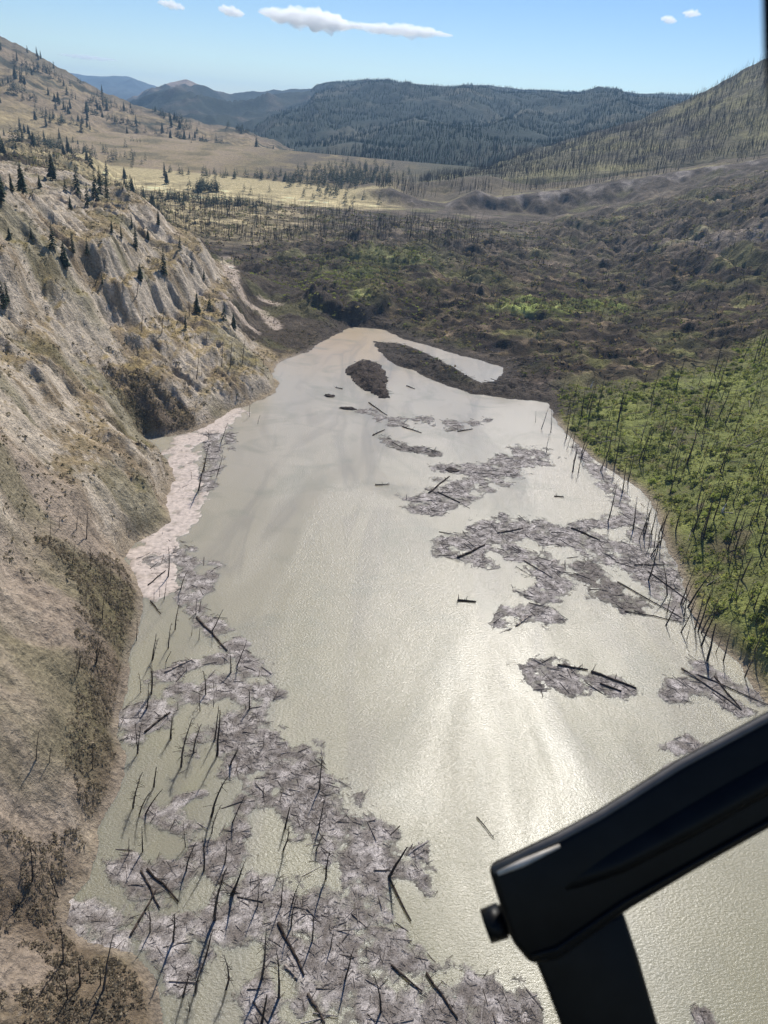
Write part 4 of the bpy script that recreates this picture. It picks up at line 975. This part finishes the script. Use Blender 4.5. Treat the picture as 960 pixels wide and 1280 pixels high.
raft([([(535,632),(560,618),(590,602),(630,585),(668,568)], 6.0), ([(560,585),(600,590)], 4.0)], 'driftwood raft at the middle of the lake', .1, 1.3, 15, .5)
raft([([(580,690),(600,672),(640,660),(700,668),(760,688),(820,712)], 6.2), ([(640,690),(690,715),(680,740)], 4.5), ([(720,660),(790,650)], 3.2)], 'broad pale driftwood raft reaching to the right bank', 0, 1.5, 16, -.3)
raft([([(735,712),(755,735),(785,752)], 4.2)], 'dark soil-covered raft off the right bank', 1.0, 1.4, 17, -.4)
raft([([(632,775),(660,766),(692,774)], 2.8)], 'small pale driftwood raft on the open water', .0, 1.5, 18, .1)
raft([([(668,838),(700,840),(735,855),(775,858)], 3.0), ([(690,850),(730,862)], 2.4), ([(666,840),(672,860)], 1.5)], 'driftwood raft carrying long crossed logs', .2, 1.5, 19, -.2)
raft([([(845,868),(868,845),(895,862),(915,880)], 2.8), ([(870,830),(940,870)], 2.0)], 'tangle of driftwood off the near right bank', .2, 1.3, 20, -.5)
raft([([(840,935),(862,930)], 2.0), ([(835,965),(850,955)], 1.0)], 'small broken debris patch above the window rail', .3, .9, 21, .5, .6)
raft([([(725,560),(755,600),(790,640),(815,690),(845,745)], 3.0), ([(790,700),(850,770)], 2.6)], 'flotsam strip lapping the right bank', .1, .9, 22, -.7)
print('rafts', round(time.time() - T0, 1))

# ------------------------------------------------------------------ single logs one can pick out on the water
def log(p0, p1, r, label, mat, roots=0, group='floating logs'):
    p0 = np.array(p0, float); p1 = np.array(p1, float); d = p1 - p0; L = np.linalg.norm(d); n = 5
    side = np.array([-d[1], d[0], 0]) / L
    pts = [p0 + d * t + side * math.sin(t * 3.1) * L * rnd.uniform(-.02, .03) for t in np.linspace(0, 1, n)]
    pts[0] = p0; pts[-1] = p1
    parts = [prisms([pts[i]], [pts[i + 1]], [r * (1 - .1 * i)], [r * (1 - .1 * (i + 1))], 7) for i in range(n - 1)]
    V, Fs = joinm(parts); o = link('floating_log', mesh_np('floating_log', V, Fs), mat, label=label, category='log', group=group)
    b0, b1 = [], []
    for k in range(4 + roots):
        t = rnd.uniform(.1, .95) if k < 4 else 0.02
        c = p0 + d * t; b0.append(c); a = rnd.choice([-1, 1]); l = rnd.uniform(.6, 1.5) * (1.3 if k >= 4 else 1)
        b1.append(c + side * a * l * rnd.uniform(.4, 1) + d / L * l * rnd.uniform(-.3, .5) + np.array([0, 0, rnd.uniform(.05, .9) * l * (1 if k < 4 else 1.2)]))
    bv, bf = prisms(b0, b1, r * .35, r * .15, 3)
    link('branch_stubs', mesh_np('branch_stubs', bv, bf), mat, o, kind='stuff')
MAT_LOGP = plain('bleached_log', (.30, .25, .21), .85, .35, 1.5)
LOGS = [(246,771,284,813,.38,1,'long grey-brown log edging the ribbon of scum',0),(185,731,207,713,.2,0,'thin dark log slanting across pale scum below the bluff',0),(188,751,201,767,.2,0,'short dark log near the scrub shelf waterline',0),
 (206,840,240,824,.3,2,'pale bleached log on the band across the shallows',0),(181,915,213,890,.28,0,'dark log along the lower side of the shallows band',0),(348,1153,380,1219,.3,0,'long dark log crossing the middle of the broad bottom raft',0),
 (184,1086,223,1127,.26,0,'dark log on the wet strip, upper of the crossed pair',0),(163,1169,195,1112,.24,0,'dark log crossing beneath it toward the lower left bank',0),(176,1088,200,1135,.2,0,'thin dark log lying beside the crossed pair',0),
 (486,1096,514,1151,.24,0,'fallen dark log lying in green water right of the triangular raft',2),(533,1216,572,1273,.26,0,'long dark log near the right end of the bottom raft',0),(489,1206,528,1239,.22,0,'dark log on the upper rim of the bottom raft',0),
 (385,1242,406,1279,.3,1,'grey log at the bottom edge of the picture in the raft',0),(356,1206,372,1224,.22,2,'short pale log lying beside the long dark one',0),(596,1021,617,1047,.14,0,'lone thin dark pole floating on glittering open water',0),
 (739,839,795,860,.42,0,'long dark log pointing right from the crossed-log raft',2),(697,831,735,837,.36,0,'dark log at the top left of the crossed-log raft',0),(750,854,777,864,.34,0,'short dark log under the long one of the crossed-log raft',0),
 (572,750,595,752,.42,0,'lone dark log with an upturned root on open water',4),(852,835,927,887,.26,1,'long grey log running toward the near right bank',0),(893,845,927,887,.24,0,'dark log crossing the tangle off the near right bank',0),
 (872,843,960,881,.22,1,'longest grey log of the tangle, ending at the bank',0),(793,706,831,706,.24,0,'dark log lying level off the middle of the right bank',0),(693,620,705,621,.3,0,'short dark log alone in the calm pool',0),
 (461,503,484,519,.3,0,'dark log at the upper end of the loose sticks',0),(466,544,481,537,.3,0,'dark log left of the brush raft near the lake head',0),(503,533,527,541,.3,0,'dark log amid the loose sticks near the lake head',0),
 (469,606,487,605,.26,0,'lone thin dark log in the upper middle water',1),(508,482,519,486,.3,0,'short dark log below the mud spit',0),(572,539,591,536,.3,0,'dark log at the right of the loose sticks',2),
 (428,486,419,484,.3,0,'small dark log beside the mud island',1),(536,616,562,595,.34,0,'dark log across the left part of the middle raft',0),(547,615,575,628,.34,1,'grey log on the lower left of the middle raft',0),
 (772,727,852,772,.24,1,'long grey log slanting down behind the dark raft',0),(781,764,852,777,.22,0,'long dark log lying level below the grey one',0),(810,714,868,756,.22,0,'dark log slanting to the waterline of the green bank',0),
 (714,660,750,675,.4,0,'thick dark log on the top of the broad pale raft',0),(572,697,606,681,.5,0,'thick dark log at the left tip of the broad pale raft',2),(622,666,655,660,.34,1,'grey log on the upper left of the broad pale raft',0),
 (655,700,690,722,.3,2,'pale log in the middle of the broad pale raft',0),(645,782,665,768,.3,2,'pale log across the small open-water raft',0)]
for a in LOGS:
    p0 = atz(a[0], a[1], .22); p1 = atz(a[2], a[3], .22)
    log(p0, p1, a[4] * .72, a[6], [MAT_WOOD, MAT_WOOD2, MAT_LOGP][a[5]], a[7])
b = atz(486, 1096, 0); snag(b, aty(514, 1048, b[1]), 4, 'thick broken snag leaning sharply right beside the open water', 'burnt snags standing in the flooded left shallows', 1.3)
# two bleached stumps in the green and clods of mud by the island
def lumpy(name, c, rx, ry, rz, mat, label, cat, seed, group=None):
    import bmesh
    bm = bmesh.new(); bmesh.ops.create_icosphere(bm, subdivisions=3, radius=1)
    for v in bm.verts:
        n = float(fbm(np.array([v.co.x * 1.7 + seed]), np.array([v.co.y * 1.7 + v.co.z * 2.3]), 3, seed)[0])
        v.co *= 1 + .45 * n
        v.co = Vector((v.co.x * rx, v.co.y * ry, v.co.z * rz))
    me = bpy.data.meshes.new(name); bm.to_mesh(me); bm.free()
    o = link(name, me, mat, label=label, category=cat); o.location = c
    if group: o['group'] = group
MAT_MUD = plain('dark_mud', (.07, .053, .042), .9, .4, .6, .2, .6)
for (u, v, rx, ry, lab) in [(435,511,3.0,1.3,'dark mud clod in the water, larger of two below the island'),(412,495,2.2,1.5,'dark mud clod nearest the mud island on its left'),(565,588,2.2,1.6,'dark bushy root ball on the middle raft')]:
    P = atz(u, v, 0); lumpy('mud_clod', P, rx, ry, .8, MAT_MUD, lab, 'mud clod', int(u), 'mud clods in the lake')
for (u, v, h, lab) in [(902,641,3.2,'white bleached stump amid the bright green growth'),(738,486,3.5,'pale bleached trunk standing at the top of the bank')]:
    b = hit(u, v); b[2] = hz(b[0], b[1]) - .2
    V, Fs = joinm([prisms([b], [b + np.array([.25, 0, h * .6])], [.34], [.26], 7), prisms([b + np.array([.25, 0, h * .6])], [b + np.array([.6, .1, h])], [.26], [.03], 7)])
    link('bleached_stump', mesh_np('bleached_stump', V, Fs), plain('bleached_wood', (.62, .58, .53), .8, .15), label=lab, category='stump')

# ------------------------------------------------------------------ the aircraft's own window frame beside the camera
def sweep(W, rad, k=10):
    W = np.array(W); n = len(W); V = []
    for i in range(n):
        d = W[min(i + 1, n - 1)] - W[max(i - 1, 0)]; d /= np.linalg.norm(d)
        e1 = np.cross(d, fw); e1 /= np.linalg.norm(e1); e2 = np.cross(d, e1)
        for j in range(k): a = 2 * math.pi * j / k; V.append(W[i] + (e1 * math.cos(a) + e2 * math.sin(a)) * (rad[i] if hasattr(rad, '__len__') else rad))
    I = np.arange(n * k).reshape(n, k)
    q = np.stack([I[:-1], np.roll(I[:-1], -1, 1), np.roll(I[1:], -1, 1), I[1:]], -1).reshape(-1, 4)
    return np.array(V), [q, I[:1, ::-1], I[-1:]]
def cw(u, v, d): return CAM + fw * d + RT * ((u - 480) / F * d) + UP * (-(v - 640) / F * d)
MAT_FRAME = plain('black_rubber', (.007, .0068, .0066), .42, .3, 40, .16)
MAT_TRIM = plain('painted_lit_lip', (.10, .09, .08), .4, .3, 60, .5)  # top lip paler than the rubber: sunlight painted into its colour
def slab(name, outline, d0, thick, mat, parent, bev=.006, segs=3):
    import bmesh
    bm = bmesh.new(); n = len(outline)
    fr = [bm.verts.new(cw(u, v, d0)) for u, v in outline]
    bk = [bm.verts.new(np.array(cw(u, v, d0)) + fw * thick) for u, v in outline]
    bm.faces.new(fr[::-1]); bm.faces.new(bk)
    for i in range(n): j = (i + 1) % n; bm.faces.new((fr[i], fr[j], bk[j], bk[i]))
    bmesh.ops.recalc_face_normals(bm, faces=bm.faces)
    bmesh.ops.bevel(bm, geom=list(bm.edges), offset=bev, segments=segs, profile=.5, affect='EDGES', clamp_overlap=True)
    me = bpy.data.meshes.new(name); bm.to_mesh(me); bm.free()
    for p in me.polygons: p.use_smooth = True
    return link(name, me, mat, parent)
fr = bpy.data.objects.new('window_frame', None); COL.objects.link(fr)
fr['label'] = 'black window frame bar of the aircraft at the lower right'; fr['category'] = 'window frame'
DD = .55
slab('rail', [(612,1090),(700,1048),(752,1020),(850,958),(980,888),(1120,812),(1120,955),(980,1030),(880,1086),(786,1142),(700,1204),(664,1210),(640,1180)], DD, .016, MAT_FRAME, fr, .006, 4)
slab('post', [(664,1190),(780,1140),(800,1200),(826,1290),(870,1420),(760,1420),(704,1290),(680,1228)], DD + .004, .014, MAT_FRAME, fr, .004, 3)
tops = [(616,1088),(700,1047),(752,1019),(850,957),(980,887),(1120,811)]
W = [cw(u, v, DD + .004) for u, v in tops]
V, Fs = sweep(W, .0032)
link('edge_trim', mesh_np('edge_trim', V, Fs), MAT_TRIM, fr)
W = [cw(u, v, DD + .005) for u, v in [(690,1115),(770,1074),(870,1018),(990,950),(1120,880)]]
V, Fs = sweep(W, [.004, .010, .012, .012, .012], 14)
link('seal', mesh_np('seal', V, Fs), MAT_FRAME, fr)
W = [cw(u, v, DD - .001) for u, v in [(664,1196),(696,1186),(780,1128),(880,1072),(980,1016),(1120,940)]]
V, Fs = sweep(W, .0016)
link('seam', mesh_np('seam', V, Fs), MAT_FRAME, fr)
W = [cw(u, v, DD - .0005) for u, v in [(622,1092),(655,1078),(700,1057)]]
V, Fs = sweep(W, [.0016, .0026, .0012])
link('painted_sunlit_rim', mesh_np('painted_sunlit_rim', V, Fs), plain('sunlit_rim_colour', (.42, .38, .32), .4, .3, 80, .5), fr)  # sun on the rail's left rim, painted as an added pale strip
a0 = cw(650, 1142, DD + .02); a1 = cw(607, 1158, DD + .02); ax_ = a1 - a0
V, Fs = joinm([prisms([a0], [a0 + ax_ * .55], [.0105], [.0105], 14), prisms([a0 + ax_ * .5], [a1], [.0125], [.0118], 14)])
link('hinge_bolt', mesh_np('hinge_bolt', V, Fs), MAT_FRAME, fr)
pf = bpy.data.objects.new('window_pillar', None); COL.objects.link(pf)
pf['label'] = 'dark edge of the window pillar in the upper right corner'; pf['category'] = 'window frame'
slab('pillar', [(953,-60),(956,60),(966,150),(1010,150),(1010,-60)], .2, .0012, MAT_FRAME, pf, .0004, 2)

# ------------------------------------------------------------------ clouds, above and beyond the haze
g = NG('cloud_vapour')
sc_ = g.n('VolumePrincipled', {'Color': (1, 1, 1, 1), 'Density': .007, 'Anisotropy': .4})
g.t.links.new(sc_.outputs[0], g.out.inputs['Volume']); MAT_CLOUD = g.mat
def cloud(u0, v0, u1, v1, thick, label, seed, y=20000.0):
    import bmesh
    A = aty(u0, v0, y); B = aty(u1, v1, y); c = (A + B) / 2; L = np.linalg.norm(B - A) / 2; d = (B - A) / (2 * L); up = np.cross(d, np.array([0, 1., 0])); up = up if up[2] > 0 else -up
    th = thick / F * y / 2
    bm = bmesh.new(); bmesh.ops.create_icosphere(bm, subdivisions=5, radius=1)
    co = np.array([v.co[:] for v in bm.verts])
    n = fbm(co[:, 0] * 3.5 + seed, co[:, 1] * 1.2 + co[:, 2] * 1.6, 5, seed, .65); n2_ = fbm(co[:, 0] * 9 + seed, co[:, 2] * 3 + co[:, 1], 4, seed + 9, .65)
    s_ = np.clip(1 + 1.1 * n + .6 * n2_, .06, 2.2)
    tp = (1 - np.abs(co[:, 0]) ** 2.2 * .5)
    Pn = c + d * (co[:, 0] * L * (1 + .12 * n))[:, None] + up * (co[:, 2] * th * s_ * tp)[:, None] + np.array([0, 1., 0]) * (co[:, 1] * th * 2.2 * s_)[:, None]
    for v, p in zip(bm.verts, Pn): v.co = p
    for f in bm.faces: f.smooth = True
    me = bpy.data.meshes.new('cloud'); bm.to_mesh(me); bm.free()
    link('cloud', me, MAT_CLOUD, label=label, category='cloud', group='small white clouds')
cloud(322,15,450,34,17,'long white cloud streak above the ridge, thick left part',1)
cloud(430,31,564,44,10,'tapering right end of the long white cloud streak',2)
cloud(272,10,306,18,9,'small white puff left of the long cloud',3)
cloud(196,2,232,10,7,'thin wisp at the top edge left of centre',4)
cloud(70,68,150,76,4,'faint thin streak over the dry hill',5)
cloud(826,22,846,27,6,'tiny white puff at upper right, lower of two',6)
cloud(853,16,876,18,6,'tiny white puff at upper right, upper of two',7)

# ------------------------------------------------------------------ hazy air of the valley
g = NG('valley_air')
hv = g.n('VolumePrincipled', {'Color': (.42, .68, 1.0, 1), 'Density': 8e-5, 'Anisotropy': .2})
g.t.links.new(hv.outputs[0], g.out.inputs['Volume'])
x0, x1, y0, y1, z0, z1 = -9000, 9000, -700, 13500, -60, 420
HV = np.array([(x, y, z) for z in (z0, z1) for y in (y0, y1) for x in (x0, x1)], float)
me = mesh_np('haze', HV, np.array([(0, 2, 3, 1), (4, 5, 7, 6), (0, 1, 5, 4), (2, 6, 7, 3), (0, 4, 6, 2), (1, 3, 7, 5)]), False)
link('haze', me, g.mat, kind='stuff', label='thin blue haze filling the valley air', category='haze')
# where a few look alike, say which one by its place in the row
by = {}
for o in scn.objects:
    if o.parent is None and 'label' in o and o.get('category') in ('dead tree', 'conifer'): by.setdefault(o['label'], []).append(o)
ORD = ['leftmost', 'second-from-left', 'third-from-left', 'fourth-from-left', 'fifth-from-left', 'sixth-from-left', 'seventh-from-left', 'eighth-from-left', 'ninth-from-left', 'tenth-from-left']
for lab, os_ in by.items():
    if 2 <= len(os_) <= 11:
        os_.sort(key=lambda o: proj(np.array(o.matrix_world.translation if o.matrix_world.translation.length > 0 else o.location))[0])
        for k, o in enumerate(os_): o['label'] = ('rightmost ' if k == len(os_) - 1 else ORD[k] + ' ') + lab
print('done', round(time.time() - T0, 1), 'tris', sum(len(m_.polygons) for m_ in bpy.data.meshes))
